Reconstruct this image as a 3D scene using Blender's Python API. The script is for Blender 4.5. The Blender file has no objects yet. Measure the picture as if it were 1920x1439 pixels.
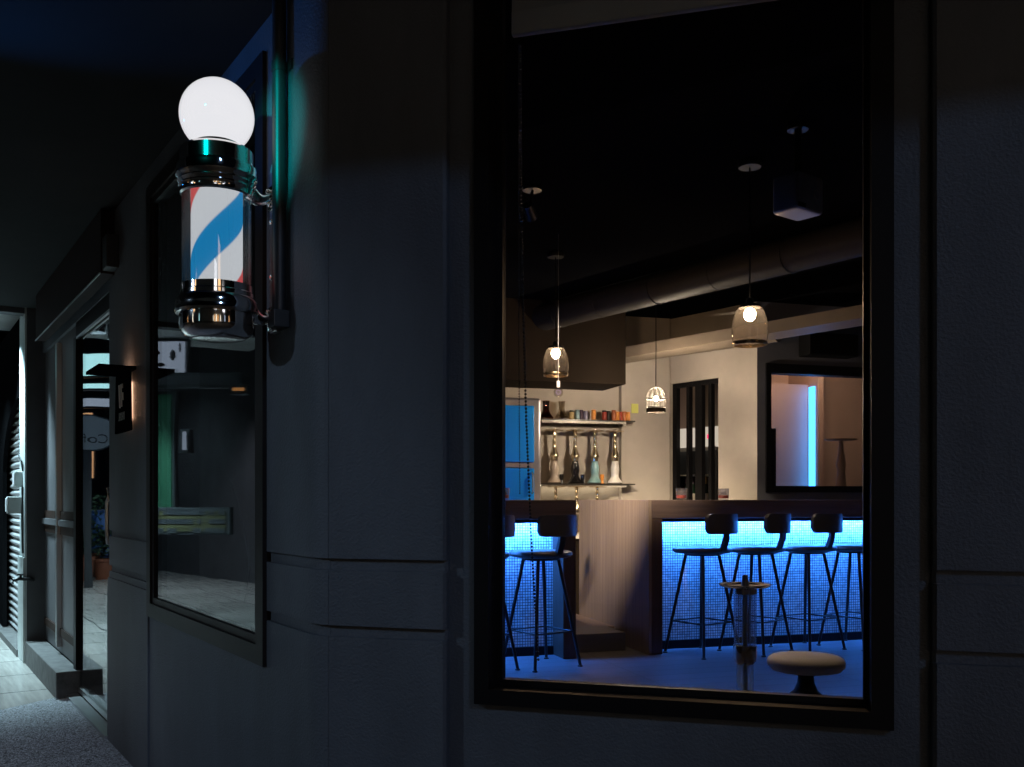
import bpy, bmesh, math, random
from mathutils import Vector, Matrix

random.seed(7)
S = bpy.context.scene
COL = S.collection
R = math.radians
EYE = 1.15            # camera height above the pavement
FPX = 1800.0          # focal length in pixels of the 1920 px wide photograph
HOR = 937.0           # horizon row
FLOOR = 0.05          # bar floor

# ------------------------------------------------------------------ materials
MATS = {}


def nt_new(name):
    m = bpy.data.materials.new(name)
    m.use_nodes = True
    nt = m.node_tree
    nt.nodes.clear()
    out = nt.nodes.new('ShaderNodeOutputMaterial')
    return m, nt, out


def N(nt, typ, **kw):
    n = nt.nodes.new(typ)
    for k, v in kw.items():
        setattr(n, k, v)
    return n


def L(nt, a, b):
    nt.links.new(a, b)


def setin(n, **kw):
    for k, v in kw.items():
        n.inputs[k.replace('_', ' ')].default_value = v


def rgba(c):
    return (c[0], c[1], c[2], 1.0)


def mat(name, col, rough=0.5, metal=0.0, bump=0.0, bscale=100.0, var=0.0, vscale=4.0, spec=0.5,
        col2=None, aniso=None, rot=0.0, bdist=0.004, coat=0.0, rvar=0.0):
    """plain surface: base colour with noise variation, bump grain and roughness variation"""
    m, nt, out = nt_new(name)
    p = N(nt, 'ShaderNodeBsdfPrincipled')
    setin(p, Roughness=rough, Metallic=metal)
    p.inputs['Specular IOR Level'].default_value = spec
    p.inputs['Base Color'].default_value = rgba(col)
    if coat:
        p.inputs['Coat Weight'].default_value = coat
        p.inputs['Coat Roughness'].default_value = 0.08
    L(nt, p.outputs[0], out.inputs[0])
    tc = N(nt, 'ShaderNodeTexCoord')
    mp = N(nt, 'ShaderNodeMapping')
    if aniso:
        mp.inputs['Scale'].default_value = aniso
    mp.inputs['Rotation'].default_value = (0, 0, rot)
    L(nt, tc.outputs['Object'], mp.inputs['Vector'])
    if var or col2:
        n = N(nt, 'ShaderNodeTexNoise')
        setin(n, Scale=vscale, Detail=6.0, Roughness=0.6)
        L(nt, mp.outputs[0], n.inputs['Vector'])
        r = N(nt, 'ShaderNodeValToRGB')
        c2 = col2 if col2 else tuple(c * (1 - var) for c in col)
        c1 = col if col2 else tuple(min(1, c * (1 + var)) for c in col)
        r.color_ramp.elements[0].position = 0.32
        r.color_ramp.elements[0].color = rgba(c2)
        r.color_ramp.elements[1].position = 0.68
        r.color_ramp.elements[1].color = rgba(c1)
        L(nt, n.outputs['Fac'], r.inputs[0])
        L(nt, r.outputs[0], p.inputs['Base Color'])
        if rvar:
            mr = N(nt, 'ShaderNodeMapRange')
            mr.inputs['To Min'].default_value = max(0.02, rough - rvar)
            mr.inputs['To Max'].default_value = min(1.0, rough + rvar)
            L(nt, n.outputs['Fac'], mr.inputs['Value'])
            L(nt, mr.outputs[0], p.inputs['Roughness'])
    if bump:
        b = N(nt, 'ShaderNodeBump')
        setin(b, Strength=bump, Distance=bdist)
        n2 = N(nt, 'ShaderNodeTexNoise')
        setin(n2, Scale=bscale, Detail=3.0, Roughness=0.55)
        L(nt, (tc.outputs['Object'] if name == 'stucco' else mp.outputs[0]), n2.inputs['Vector'])
        L(nt, n2.outputs['Fac'], b.inputs['Height'])
        L(nt, b.outputs[0], p.inputs['Normal'])
    MATS[name] = m
    return m


def emit(name, col, strength):
    m, nt, out = nt_new(name)
    e = N(nt, 'ShaderNodeEmission')
    e.inputs[0].default_value = rgba(col)
    e.inputs[1].default_value = strength
    L(nt, e.outputs[0], out.inputs[0])
    MATS[name] = m
    return m


def glass(name, tint=(1, 1, 1), f0=0.04, rough=0.0, wave=0.0, wscale=2.0, gain=1.0, scatter=0.0):
    """thin clear glass: Schlick reflection over tinted transmission"""
    m, nt, out = nt_new(name)
    t = N(nt, 'ShaderNodeBsdfTransparent')
    t.inputs[0].default_value = rgba(tint)
    g = N(nt, 'ShaderNodeBsdfGlossy')
    g.inputs['Roughness'].default_value = rough
    mx = N(nt, 'ShaderNodeMixShader')
    lw = N(nt, 'ShaderNodeLayerWeight')
    lw.inputs[0].default_value = 0.5
    pw = N(nt, 'ShaderNodeMath', operation='POWER')
    pw.inputs[1].default_value = 5.0
    ml = N(nt, 'ShaderNodeMath', operation='MULTIPLY_ADD')
    ml.inputs[1].default_value = (1 - f0) * gain
    ml.inputs[2].default_value = f0
    ml.use_clamp = True
    L(nt, lw.outputs['Facing'], pw.inputs[0])
    L(nt, pw.outputs[0], ml.inputs[0])
    L(nt, ml.outputs[0], mx.inputs[0])
    if scatter:
        tl = N(nt, 'ShaderNodeBsdfTranslucent')
        tl.inputs[0].default_value = rgba(tint)
        m2 = N(nt, 'ShaderNodeMixShader')
        m2.inputs[0].default_value = scatter
        L(nt, t.outputs[0], m2.inputs[1])
        L(nt, tl.outputs[0], m2.inputs[2])
        t = m2
    L(nt, t.outputs[0], mx.inputs[1])
    L(nt, g.outputs[0], mx.inputs[2])
    L(nt, mx.outputs[0], out.inputs[0])
    if wave:
        tc = N(nt, 'ShaderNodeTexCoord')
        n = N(nt, 'ShaderNodeTexNoise')
        setin(n, Scale=wscale, Detail=1.0)
        b = N(nt, 'ShaderNodeBump')
        setin(b, Strength=wave, Distance=0.02)
        L(nt, tc.outputs['Object'], n.inputs['Vector'])
        L(nt, n.outputs['Fac'], b.inputs['Height'])
        L(nt, b.outputs[0], g.inputs['Normal'])
    MATS[name] = m
    return m


def tiles(name, col, joint, sx, sy, gap, ang, rough=0.3, streak=0.25, rvar=0.1):
    """rectangular tiles laid at an angle, streaked like planed stone"""
    m, nt, out = nt_new(name)
    p = N(nt, 'ShaderNodeBsdfPrincipled')
    L(nt, p.outputs[0], out.inputs[0])
    tc = N(nt, 'ShaderNodeTexCoord')
    mp = N(nt, 'ShaderNodeMapping')
    mp.inputs['Rotation'].default_value = (0, 0, ang)
    L(nt, tc.outputs['Object'], mp.inputs[0])
    br = N(nt, 'ShaderNodeTexBrick')
    br.offset = 0.0
    setin(br, Scale=1.0)
    br.inputs['Mortar Size'].default_value = gap
    br.inputs['Brick Width'].default_value = sx
    br.inputs['Row Height'].default_value = sy
    br.inputs['Color1'].default_value = rgba(col)
    br.inputs['Color2'].default_value = rgba(tuple(c * 0.8 for c in col))
    br.inputs['Mortar'].default_value = rgba(joint)
    L(nt, mp.outputs[0], br.inputs['Vector'])
    mp2 = N(nt, 'ShaderNodeMapping')
    mp2.inputs['Scale'].default_value = (1.2, 14, 1)
    L(nt, mp.outputs[0], mp2.inputs[0])
    n = N(nt, 'ShaderNodeTexNoise')
    setin(n, Scale=2.0, Detail=5.0, Roughness=0.65)
    L(nt, mp2.outputs[0], n.inputs['Vector'])
    mr = N(nt, 'ShaderNodeMapRange')
    mr.inputs['From Min'].default_value = 0.3
    mr.inputs['From Max'].default_value = 0.7
    mr.inputs['To Min'].default_value = 1 - streak
    mr.inputs['To Max'].default_value = 1.0
    L(nt, n.outputs['Fac'], mr.inputs[0])
    mul = N(nt, 'ShaderNodeMixRGB', blend_type='MULTIPLY')
    mul.inputs[0].default_value = 1.0
    L(nt, br.outputs['Color'], mul.inputs[1])
    L(nt, mr.outputs[0], mul.inputs[2])
    L(nt, mul.outputs[0], p.inputs['Base Color'])
    mr2 = N(nt, 'ShaderNodeMapRange')
    mr2.inputs['To Min'].default_value = rough - rvar
    mr2.inputs['To Max'].default_value = rough + rvar
    L(nt, n.outputs['Fac'], mr2.inputs[0])
    L(nt, mr2.outputs[0], p.inputs['Roughness'])
    b = N(nt, 'ShaderNodeBump')
    setin(b, Strength=0.4, Distance=0.003)
    b.invert = True
    L(nt, br.outputs['Fac'], b.inputs['Height'])
    L(nt, b.outputs[0], p.inputs['Normal'])
    MATS[name] = m
    return m


mat('stucco', (0.068, 0.074, 0.086), 0.65, bump=0.40, bscale=150, var=0.3, vscale=3.0, aniso=(1, 1, .35), bdist=0.008, rvar=0.08)
mat('dark_frame', (0.006, 0.005, 0.005), 0.5, var=0.2, vscale=9, spec=0.15)
mat('bronze_frame', (0.014, 0.010, 0.009), 0.5, var=0.2, vscale=6, spec=0.15)
mat('panel_grey', (0.085, 0.084, 0.092), 0.5, bump=0.1, bscale=60, var=0.12, vscale=3)
mat('panel_brown', (0.028, 0.015, 0.011), 0.6, var=0.2, spec=0.1)
mat('trim_steel', (0.6, 0.61, 0.62), 0.3, metal=1.0)
mat('fascia', (0.018, 0.010, 0.010), 0.7, var=0.25, vscale=3, spec=0.15)
mat('soffit', (0.020, 0.020, 0.021), 0.9, var=0.1, spec=0.1)
mat('duct_beige', (0.20, 0.16, 0.12), 0.5, var=0.15, vscale=3)
mat('arcade_white', (0.4, 0.42, 0.42), 0.7, var=0.15)
mat('chrome', (0.90, 0.88, 0.86), 0.075, metal=1.0)
mat('pipe_black', (0.018, 0.019, 0.02), 0.42, var=0.2)
mat('sign_black', (0.006, 0.0065, 0.008), 0.8, spec=0.0)
mat('sign_letter', (0.75, 0.62, 0.52), 0.4)
mat('granite', (0.075, 0.073, 0.072), 0.65, bump=0.15, bscale=150, var=0.45, vscale=14)
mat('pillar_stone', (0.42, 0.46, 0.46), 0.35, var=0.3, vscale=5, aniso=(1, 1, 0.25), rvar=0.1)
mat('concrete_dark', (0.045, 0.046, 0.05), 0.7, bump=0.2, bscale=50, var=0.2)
mat('shutter_metal', (0.45, 0.46, 0.47), 0.38, metal=0.4, var=0.2, vscale=6)
mat('iron_black', (0.012, 0.012, 0.013), 0.4, metal=0.3)
mat('meter_grey', (0.35, 0.38, 0.37), 0.45, var=0.1)
mat('asphalt', (0.045, 0.046, 0.05), 0.75, bump=0.5, bscale=160, var=0.3, vscale=30)
mat('walnut', (0.085, 0.052, 0.04), 0.42, col2=(0.045, 0.028, 0.022), vscale=3.0, aniso=(9, 9, 0.5), bump=0.06, bscale=40)
mat('walnut_band', (0.17, 0.12, 0.11), 0.38, col2=(0.09, 0.065, 0.06), vscale=3.0, aniso=(0.6, 0.6, 9))
mat('walnut_pale', (0.26, 0.20, 0.16), 0.4, col2=(0.16, 0.12, 0.10), vscale=3.0, aniso=(14, 14, 0.35), bump=0.05, bscale=40)
mat('bar_black', (0.006, 0.006, 0.007), 0.5, spec=0.15)
mat('bar_wall', (0.50, 0.45, 0.39), 0.65, var=0.14, vscale=1.6, bump=0.1, bscale=25)
mat('bar_wall_shade', (0.12, 0.125, 0.15), 0.65, var=0.12, vscale=1.6)  # bar wall copy with the blue shade put into its colour
mat('ceiling_black', (0.004, 0.004, 0.0045), 0.95, spec=0.0)
mat('bulkhead_brown', (0.014, 0.009, 0.0055), 0.75, var=0.2, vscale=2, spec=0.1)
mat('duct_paint', (0.024, 0.021, 0.019), 0.6, var=0.15, vscale=3, spec=0.2)

mat('blackout_screen', (0.016, 0.016, 0.017), 0.85)
mat('stool_steel', (0.012, 0.012, 0.014), 0.4)
mat('stool_leather', (0.055, 0.055, 0.062), 0.38, bump=0.1, bscale=90)
mat('cushion_white', (0.86, 0.84, 0.88), 0.6, bump=0.08, bscale=60, var=0.06)
mat('brass', (0.78, 0.58, 0.36), 0.2, metal=1.0)
mat('gold_pale', (0.80, 0.68, 0.48), 0.22, metal=1.0)
mat('white_wire', (0.05, 0.045, 0.04), 0.6, spec=0.1)
mat('white_plastic', (0.72, 0.73, 0.76), 0.35)
mat('projector_shell', (0.30, 0.33, 0.42), 0.4)
mat('vase_brown', (0.40, 0.28, 0.20), 0.5)
mat('vase_black', (0.012, 0.011, 0.012), 0.08, coat=0.5)
mat('vase_sand', (0.62, 0.52, 0.43), 0.4, var=0.1)
mat('vase_teal', (0.22, 0.48, 0.52), 0.35, col2=(0.36, 0.58, 0.60), vscale=18)
mat('vase_white', (0.82, 0.79, 0.74), 0.35)
mat('orange_plastic', (0.85, 0.32, 0.05), 0.4)
mat('shelf_dark', (0.04, 0.035, 0.03), 0.35)
mat('shelf_edge', (0.62, 0.58, 0.50), 0.35)
mat('steel_blue_light', (0.02, 0.30, 0.85), 0.16, coat=0.6)  # steel doors, the reflected blue light put into the base colour
mat('fridge_steel', (0.55, 0.53, 0.56), 0.3, metal=0.8)
mat('fridge_body', (0.018, 0.019, 0.021), 0.35)
mat('bottle_green', (0.012, 0.03, 0.018), 0.08, coat=0.4)
mat('bottle_label', (0.55, 0.50, 0.42), 0.5)
mat('foil_gold', (0.75, 0.45, 0.14), 0.3, metal=0.8)
mat('drink_red', (0.45, 0.05, 0.03), 0.15)
mat('patch_yellow', (0.72, 0.74, 0.20), 0.6)
mat('notice_yellow', (0.06, 0.058, 0.02), 0.7, var=0.3, vscale=5)
mat('jar_mustard', (0.55, 0.42, 0.20), 0.4)
mat('jar_teal', (0.25, 0.38, 0.40), 0.4)
mat('jar_plum', (0.06, 0.035, 0.06), 0.35)
mat('jar_lilac', (0.27, 0.25, 0.36), 0.4)
mat('jar_orange', (0.78, 0.30, 0.06), 0.4)
mat('jar_red', (0.38, 0.05, 0.03), 0.4)
mat('jar_black', (0.015, 0.013, 0.013), 0.35)
mat('jar_rust', (0.42, 0.13, 0.05), 0.4)
mat('roller_cloth', (0.30, 0.30, 0.32), 0.8)
mat('chain_dark', (0.03, 0.028, 0.026), 0.35, metal=0.6)
mat('room_warm', (0.50, 0.36, 0.30), 0.6, var=0.1, vscale=1.5)
mat('plant_green', (0.035, 0.07, 0.03), 0.55, var=0.4, vscale=20)
mat('terracotta', (0.34, 0.12, 0.06), 0.7)
mat('barrel_blue', (0.08, 0.17, 0.42), 0.4)
mat('sign_face', (0.42, 0.45, 0.47), 0.5)
mat('post_dark', (0.03, 0.035, 0.04), 0.5)
mat('awning_dark', (0.05, 0.045, 0.045), 0.7)
mat('green_paint', (0.02, 0.12, 0.06), 0.45)
mat('far_wall', (0.075, 0.075, 0.085), 0.8, var=0.2)
mat('tread_steel', (0.15, 0.15, 0.165), 0.4, metal=0.5, bump=0.8, bscale=60)
glass('pane', (0.95, 0.96, 0.96), 0.022)
glass('pane_street', (0.86, 0.87, 0.88), 0.05, wave=0.06, wscale=1.6, gain=1.15)
glass('tube_glass', (0.95, 0.97, 0.97), 0.13, scatter=0.035)
glass('lamp_glass', (0.97, 0.93, 0.90), 0.09, scatter=0.004)
glass('hookah_glass', (0.88, 0.94, 0.98), 0.16, scatter=0.05)
glass('frosted_tube', (0.65, 0.80, 0.92), 0.12, rough=0.25, scatter=0.35)
glass('clear_vase', (0.86, 0.82, 0.76), 0.10)
glass('amber_vase', (0.42, 0.25, 0.12), 0.08)
glass('tumbler', (0.92, 0.92, 0.95), 0.16, scatter=0.08)


def globe_mat():
    m, nt, out = nt_new('globe_light')
    tc = N(nt, 'ShaderNodeTexCoord')
    mp = N(nt, 'ShaderNodeMapping')
    mp.inputs['Scale'].default_value = (4, 4, 16)
    mp.inputs['Rotation'].default_value = (.25, .1, 0)
    n = N(nt, 'ShaderNodeTexNoise')
    setin(n, Scale=1.0, Detail=3.0, Distortion=0.6)
    r = N(nt, 'ShaderNodeValToRGB')
    r.color_ramp.elements[0].position = 0.3
    r.color_ramp.elements[0].color = (0.80, 0.80, 0.84, 1)
    r.color_ramp.elements[1].position = 0.7
    r.color_ramp.elements[1].color = (0.83, 0.83, 0.86, 1)
    e = N(nt, 'ShaderNodeEmission')
    g = N(nt, 'ShaderNodeBsdfGlossy')
    g.inputs['Roughness'].default_value = 0.05
    lw = N(nt, 'ShaderNodeFresnel')
    lw.inputs[0].default_value = 1.45
    mx = N(nt, 'ShaderNodeMixShader')
    L(nt, tc.outputs['Object'], mp.inputs[0])
    L(nt, mp.outputs[0], n.inputs['Vector'])
    L(nt, n.outputs['Fac'], r.inputs[0])
    L(nt, r.outputs[0], e.inputs[0])
    hf = N(nt, 'ShaderNodeMath', operation='MULTIPLY')
    hf.inputs[1].default_value = 0.4
    L(nt, lw.outputs[0], hf.inputs[0])
    L(nt, hf.outputs[0], mx.inputs[0])
    L(nt, e.outputs[0], mx.inputs[1])
    L(nt, g.outputs[0], mx.inputs[2])
    L(nt, mx.outputs[0], out.inputs[0])
    MATS['globe_light'] = m


globe_mat()
emit('bulb_warm', (1.0, 0.68, 0.40), 430)
emit('bulb_white', (1.0, 0.79, 0.58), 4600)
emit('led_blue', (0.04, 0.235, 1.0), 500)
emit('fill_blue', (0.01, 0.25, 1.0), 150)
emit('led_blue_room', (0.04, 0.30, 1.0), 7)
emit('room_fill_lamp', (1.0, 0.66, 0.45), 120)
emit('warm_strip', (1.0, 0.55, 0.33), 15)
emit('shelf_strip', (1.0, 0.80, 0.55), 9)
emit('cyan_tube', (0.55, 0.88, 1.0), 520)
emit('white_tube', (0.80, 0.90, 1.0), 14)
emit('lightbox_cyan', (0.42, 0.85, 0.90), 1.7)
emit('lightbox_white', (0.60, 0.74, 0.95), 0.6)
emit('lamp_orange', (1.0, 0.45, 0.12), 2.4)
emit('glow_board_white', (0.95, 0.95, 1.0), 2.0)
emit('glow_board_amber', (1.0, 0.60, 0.30), 1.6)
emit('plate_orange', (1.0, 0.45, 0.14), 0.7)
emit('display_red', (1.0, 0.03, 0.12), 2.0)
emit('display_blue', (0.25, 0.55, 0.75), 0.6)
emit('header_white', (1.0, 0.85, 0.68), 0.65)
emit('led_dot', (0.65, 0.5, 1.0), 1.6)
emit('street_head', (0.70, 0.82, 1.0), 20)
emit('glow_amber', (1.0, 0.55, 0.24), 2.2)
emit('glow_cream', (1.0, 0.90, 0.72), 2.2)
emit('shop_warm', (1.0, 0.55, 0.28), 0.9)


def grid_mat():
    """pale tile panel behind a fine dark square net"""
    m, nt, out = nt_new('net_panel')
    p = N(nt, 'ShaderNodeBsdfPrincipled')
    setin(p, Roughness=0.38)
    L(nt, p.outputs[0], out.inputs[0])
    tc = N(nt, 'ShaderNodeTexCoord')
    mp = N(nt, 'ShaderNodeMapping')
    mp.inputs['Rotation'].default_value = (0, 0, -math.atan2(.286, .958))
    L(nt, tc.outputs['Object'], mp.inputs[0])
    sp = N(nt, 'ShaderNodeSeparateXYZ')
    L(nt, mp.outputs[0], sp.inputs[0])
    vals = []
    for ax in ('X', 'Z'):
        a = N(nt, 'ShaderNodeMath', operation='MULTIPLY')
        a.inputs[1].default_value = 1 / 0.0195
        L(nt, sp.outputs[ax], a.inputs[0])
        f = N(nt, 'ShaderNodeMath', operation='FRACT')
        L(nt, a.outputs[0], f.inputs[0])
        c = N(nt, 'ShaderNodeMath', operation='LESS_THAN')
        c.inputs[1].default_value = 0.22
        L(nt, f.outputs[0], c.inputs[0])
        vals.append(c)
    mxx = N(nt, 'ShaderNodeMath', operation='MAXIMUM')
    L(nt, vals[0].outputs[0], mxx.inputs[0])
    L(nt, vals[1].outputs[0], mxx.inputs[1])
    n = N(nt, 'ShaderNodeTexNoise')
    setin(n, Scale=40.0, Detail=2.0)
    L(nt, tc.outputs['Object'], n.inputs['Vector'])
    sc = N(nt, 'ShaderNodeVectorMath', operation='SCALE')
    sc.inputs['Scale'].default_value = 1 / 0.0195
    L(nt, mp.outputs[0], sc.inputs[0])
    fl = N(nt, 'ShaderNodeVectorMath', operation='FLOOR')
    L(nt, sc.outputs[0], fl.inputs[0])
    wn = N(nt, 'ShaderNodeTexWhiteNoise')
    L(nt, fl.outputs[0], wn.inputs[0])
    av = N(nt, 'ShaderNodeMath', operation='MULTIPLY_ADD')
    av.inputs[1].default_value = 0.35
    L(nt, wn.outputs['Value'], av.inputs[0])
    L(nt, n.outputs['Fac'], av.inputs[2])
    n = av
    rp = N(nt, 'ShaderNodeValToRGB')
    rp.color_ramp.elements[0].position = 0.40
    rp.color_ramp.elements[0].color = (0.42, 0.46, 0.50, 1)
    rp.color_ramp.elements[1].position = 0.85
    rp.color_ramp.elements[1].color = (0.78, 0.82, 0.85, 1)
    L(nt, n.outputs[0], rp.inputs[0])
    mix = N(nt, 'ShaderNodeMixRGB')
    mix.inputs[2].default_value = (0.03, 0.035, 0.05, 1)
    L(nt, mxx.outputs[0], mix.inputs[0])
    L(nt, rp.outputs[0], mix.inputs[1])
    L(nt, mix.outputs[0], p.inputs['Base Color'])
    MATS['net_panel'] = m


def stripe_mat():
    """lit spiral of red, white and blue round a vertical axis"""
    m, nt, out = nt_new('pole_stripes')
    tc = N(nt, 'ShaderNodeTexCoord')
    sp = N(nt, 'ShaderNodeSeparateXYZ')
    L(nt, tc.outputs['Object'], sp.inputs[0])
    at = N(nt, 'ShaderNodeMath', operation='ARCTAN2')
    L(nt, sp.outputs['Y'], at.inputs[0])
    L(nt, sp.outputs['X'], at.inputs[1])
    d = N(nt, 'ShaderNodeMath', operation='DIVIDE')
    d.inputs[1].default_value = 2 * math.pi
    L(nt, at.outputs[0], d.inputs[0])
    z = N(nt, 'ShaderNodeMath', operation='MULTIPLY')
    z.inputs[1].default_value = 1 / 0.44
    L(nt, sp.outputs['Z'], z.inputs[0])
    s = N(nt, 'ShaderNodeMath', operation='SUBTRACT')
    L(nt, z.outputs[0], s.inputs[0])
    L(nt, d.outputs[0], s.inputs[1])
    o = N(nt, 'ShaderNodeMath', operation='ADD')
    o.inputs[1].default_value = STRIPE_PHASE
    L(nt, s.outputs[0], o.inputs[0])
    f = N(nt, 'ShaderNodeMath', operation='FRACT')
    L(nt, o.outputs[0], f.inputs[0])
    r = N(nt, 'ShaderNodeValToRGB')
    W, B, RD = (0.80, 0.81, 0.86, 1), (0.012, 0.27, 0.62, 1), (0.75, 0.09, 0.09, 1)
    es = r.color_ramp.elements
    es[0].position, es[0].color = 0.0, W
    es[1].position, es[1].color = 0.113, W
    for p_, c_ in ((0.127, B), (0.353, B), (0.367, W), (0.628, W), (0.642, RD), (0.853, RD), (0.867, W)):
        e = es.new(p_)
        e.color = c_
    L(nt, f.outputs[0], r.inputs[0])
    e = N(nt, 'ShaderNodeEmission')
    e.inputs[1].default_value = 0.85
    L(nt, r.outputs[0], e.inputs[0])
    L(nt, e.outputs[0], out.inputs[0])
    MATS['pole_stripes'] = m


STRIPE_PHASE = 0.41
grid_mat()
stripe_mat()


def speckle(name):
    m, nt, out = nt_new(name)
    p = N(nt, 'ShaderNodeBsdfPrincipled')
    setin(p, Roughness=0.5)
    L(nt, p.outputs[0], out.inputs[0])
    tc = N(nt, 'ShaderNodeTexCoord')
    v = N(nt, 'ShaderNodeTexVoronoi')
    setin(v, Scale=140.0)
    L(nt, tc.outputs['Object'], v.inputs['Vector'])
    hsv = N(nt, 'ShaderNodeSeparateXYZ')
    L(nt, v.outputs['Color'], hsv.inputs[0])
    r = N(nt, 'ShaderNodeValToRGB')
    r.color_ramp.elements[0].position = 0.1
    r.color_ramp.elements[0].color = (0.02, 0.021, 0.023, 1)
    r.color_ramp.elements[1].position = 0.95
    r.color_ramp.elements[1].color = (0.34, 0.36, 0.40, 1)
    L(nt, hsv.outputs[0], r.inputs[0])
    L(nt, r.outputs[0], p.inputs['Base Color'])
    b = N(nt, 'ShaderNodeBump')
    setin(b, Strength=0.8, Distance=0.006)
    b.invert = True
    L(nt, v.outputs['Distance'], b.inputs['Height'])
    L(nt, b.outputs[0], p.inputs['Normal'])
    MATS[name] = m


speckle('pebbles')
WALL_ANG = math.atan2(.8368, -.5475)
tiles('bar_floor', (0.17, 0.17, 0.19), (0.06, 0.06, 0.07), 1.2, 0.16, 0.004, -math.atan2(.286, .958), rough=0.42, streak=0.35, rvar=0.12)
tiles('arcade_tile', (0.42, 0.40, 0.37), (0.10, 0.10, 0.10), 0.62, 0.62, 0.008, -WALL_ANG, rough=0.22, rvar=0.12)


# ------------------------------------------------------------------ frames and mesh helpers
class Frame:
    """plan frame: s runs along a, d runs along n (into the building), z up"""

    def __init__(self, o, a, n):
        self.o, self.a, self.n = Vector(o), Vector(a), Vector(n)

    def p(self, s, d, z):
        q = self.o + self.a * s + self.n * d
        return Vector((q.x, q.y, z))


FL = Frame((-.69, 2.70), (-.5475, .8368), (.8368, .5475))       # side wall along the arcade
FF = Frame((-.490, 2.395), (.9586, -.2847), (.2847, .9586))     # front wall with the large window
FB = Frame((.99, 6.80), (.958, .286), (-.286, .958))            # bar front
FS = Frame((1.5246, 9.4636), (.6, -.8), (.8, .6))               # room wall with the doorway
FR = Frame((2.19, 8.575), (.958, .286), (-.286, .958))          # wall with the inner window
FW = Frame((0, 0), (1, 0), (0, 1))


def box(bm, F, s0, s1, d0, d1, z0, z1):
    vs = [bm.verts.new(F.p(s, d, z)) for z in (z0, z1) for d in (d0, d1) for s in (s0, s1)]
    for f in ((0, 1, 3, 2), (4, 6, 7, 5), (0, 4, 5, 1), (2, 3, 7, 6), (0, 2, 6, 4), (1, 5, 7, 3)):
        bm.faces.new([vs[i] for i in f])
    return vs


def rbox(bm, F, s0, s1, d0, d1, z0, z1, b=0.006, seg=2):
    vs = box(bm, F, s0, s1, d0, d1, z0, z1)
    es = {e for v in vs for e in v.link_edges}
    bmesh.ops.bevel(bm, geom=list(es), offset=b, segments=seg, profile=0.6, affect='EDGES')


def prism(bm, pts, z0, z1):
    """closed plan outline raised from z0 to z1"""
    lo = [bm.verts.new((p[0], p[1], z0)) for p in pts]
    hi = [bm.verts.new((p[0], p[1], z1)) for p in pts]
    n = len(pts)
    bm.faces.new(lo[::-1])
    bm.faces.new(hi)
    for i in range(n):
        j = (i + 1) % n
        bm.faces.new((lo[i], lo[j], hi[j], hi[i]))


def slab(bm, F, pts, d0, d1):
    """closed outline in the wall plane (s, z), d0 to d1 thick"""
    lo = [bm.verts.new(F.p(s, d0, z)) for s, z in pts]
    hi = [bm.verts.new(F.p(s, d1, z)) for s, z in pts]
    n = len(pts)
    bm.faces.new(lo)
    bm.faces.new(hi[::-1])
    for i in range(n):
        j = (i + 1) % n
        bm.faces.new((lo[i], hi[i], hi[j], lo[j]))


def lathe(bm, c, prof, n=32, cap=True):
    """profile [(r, z)] turned round the vertical through c"""
    rings = []
    for r, z in prof:
        if r < 1e-5:
            rings.append([bm.verts.new((c[0], c[1], c[2] + z))])
        else:
            rings.append([bm.verts.new((c[0] + r * math.cos(2 * math.pi * i / n), c[1] + r * math.sin(2 * math.pi * i / n), c[2] + z)) for i in range(n)])
    for a, b in zip(rings, rings[1:]):
        if len(a) == 1 and len(b) == 1:
            continue
        for i in range(n):
            j = (i + 1) % n
            if len(a) == 1:
                bm.faces.new((a[0], b[j], b[i]))
            elif len(b) == 1:
                bm.faces.new((a[i], a[j], b[0]))
            else:
                bm.faces.new((a[i], a[j], b[j], b[i]))
    if cap:
        if len(rings[0]) > 1:
            bm.faces.new(rings[0][::-1])
        if len(rings[-1]) > 1:
            bm.faces.new(rings[-1])


def tube(bm, pts, r, n=10, r2=None, closed=False):
    """round bar along points, radius r tapering to r2"""
    pts = [Vector(p) for p in pts]
    m = len(pts)
    rings = []
    up = Vector((0, 0, 1))
    for k, p in enumerate(pts):
        if closed:
            t = pts[(k + 1) % m] - pts[k - 1]
        else:
            t = pts[min(k + 1, m - 1)] - pts[max(k - 1, 0)]
        t.normalize()
        ref = up if abs(t.z) < 0.95 else Vector((1, 0, 0))
        x = t.cross(ref).normalized()
        y = t.cross(x).normalized()
        rr = r if r2 is None else r + (r2 - r) * k / max(1, m - 1)
        rings.append([bm.verts.new(p + x * rr * math.cos(2 * math.pi * i / n) + y * rr * math.sin(2 * math.pi * i / n)) for i in range(n)])
    pairs = list(zip(rings, rings[1:]))
    if closed:
        pairs.append((rings[-1], rings[0]))
    for a, b in pairs:
        for i in range(n):
            j = (i + 1) % n
            bm.faces.new((a[i], a[j], b[j], b[i]))
    if not closed:
        bm.faces.new(rings[0][::-1])
        bm.faces.new(rings[-1])


def ball(bm, c, r, seg=24, sq=(1, 1, 1)):
    res = bmesh.ops.create_uvsphere(bm, u_segments=seg, v_segments=max(6, seg // 2), radius=r)
    for v in res['verts']:
        v.co = Vector((v.co.x * sq[0] + c[0], v.co.y * sq[1] + c[1], v.co.z * sq[2] + c[2]))


ORG = {}


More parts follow.
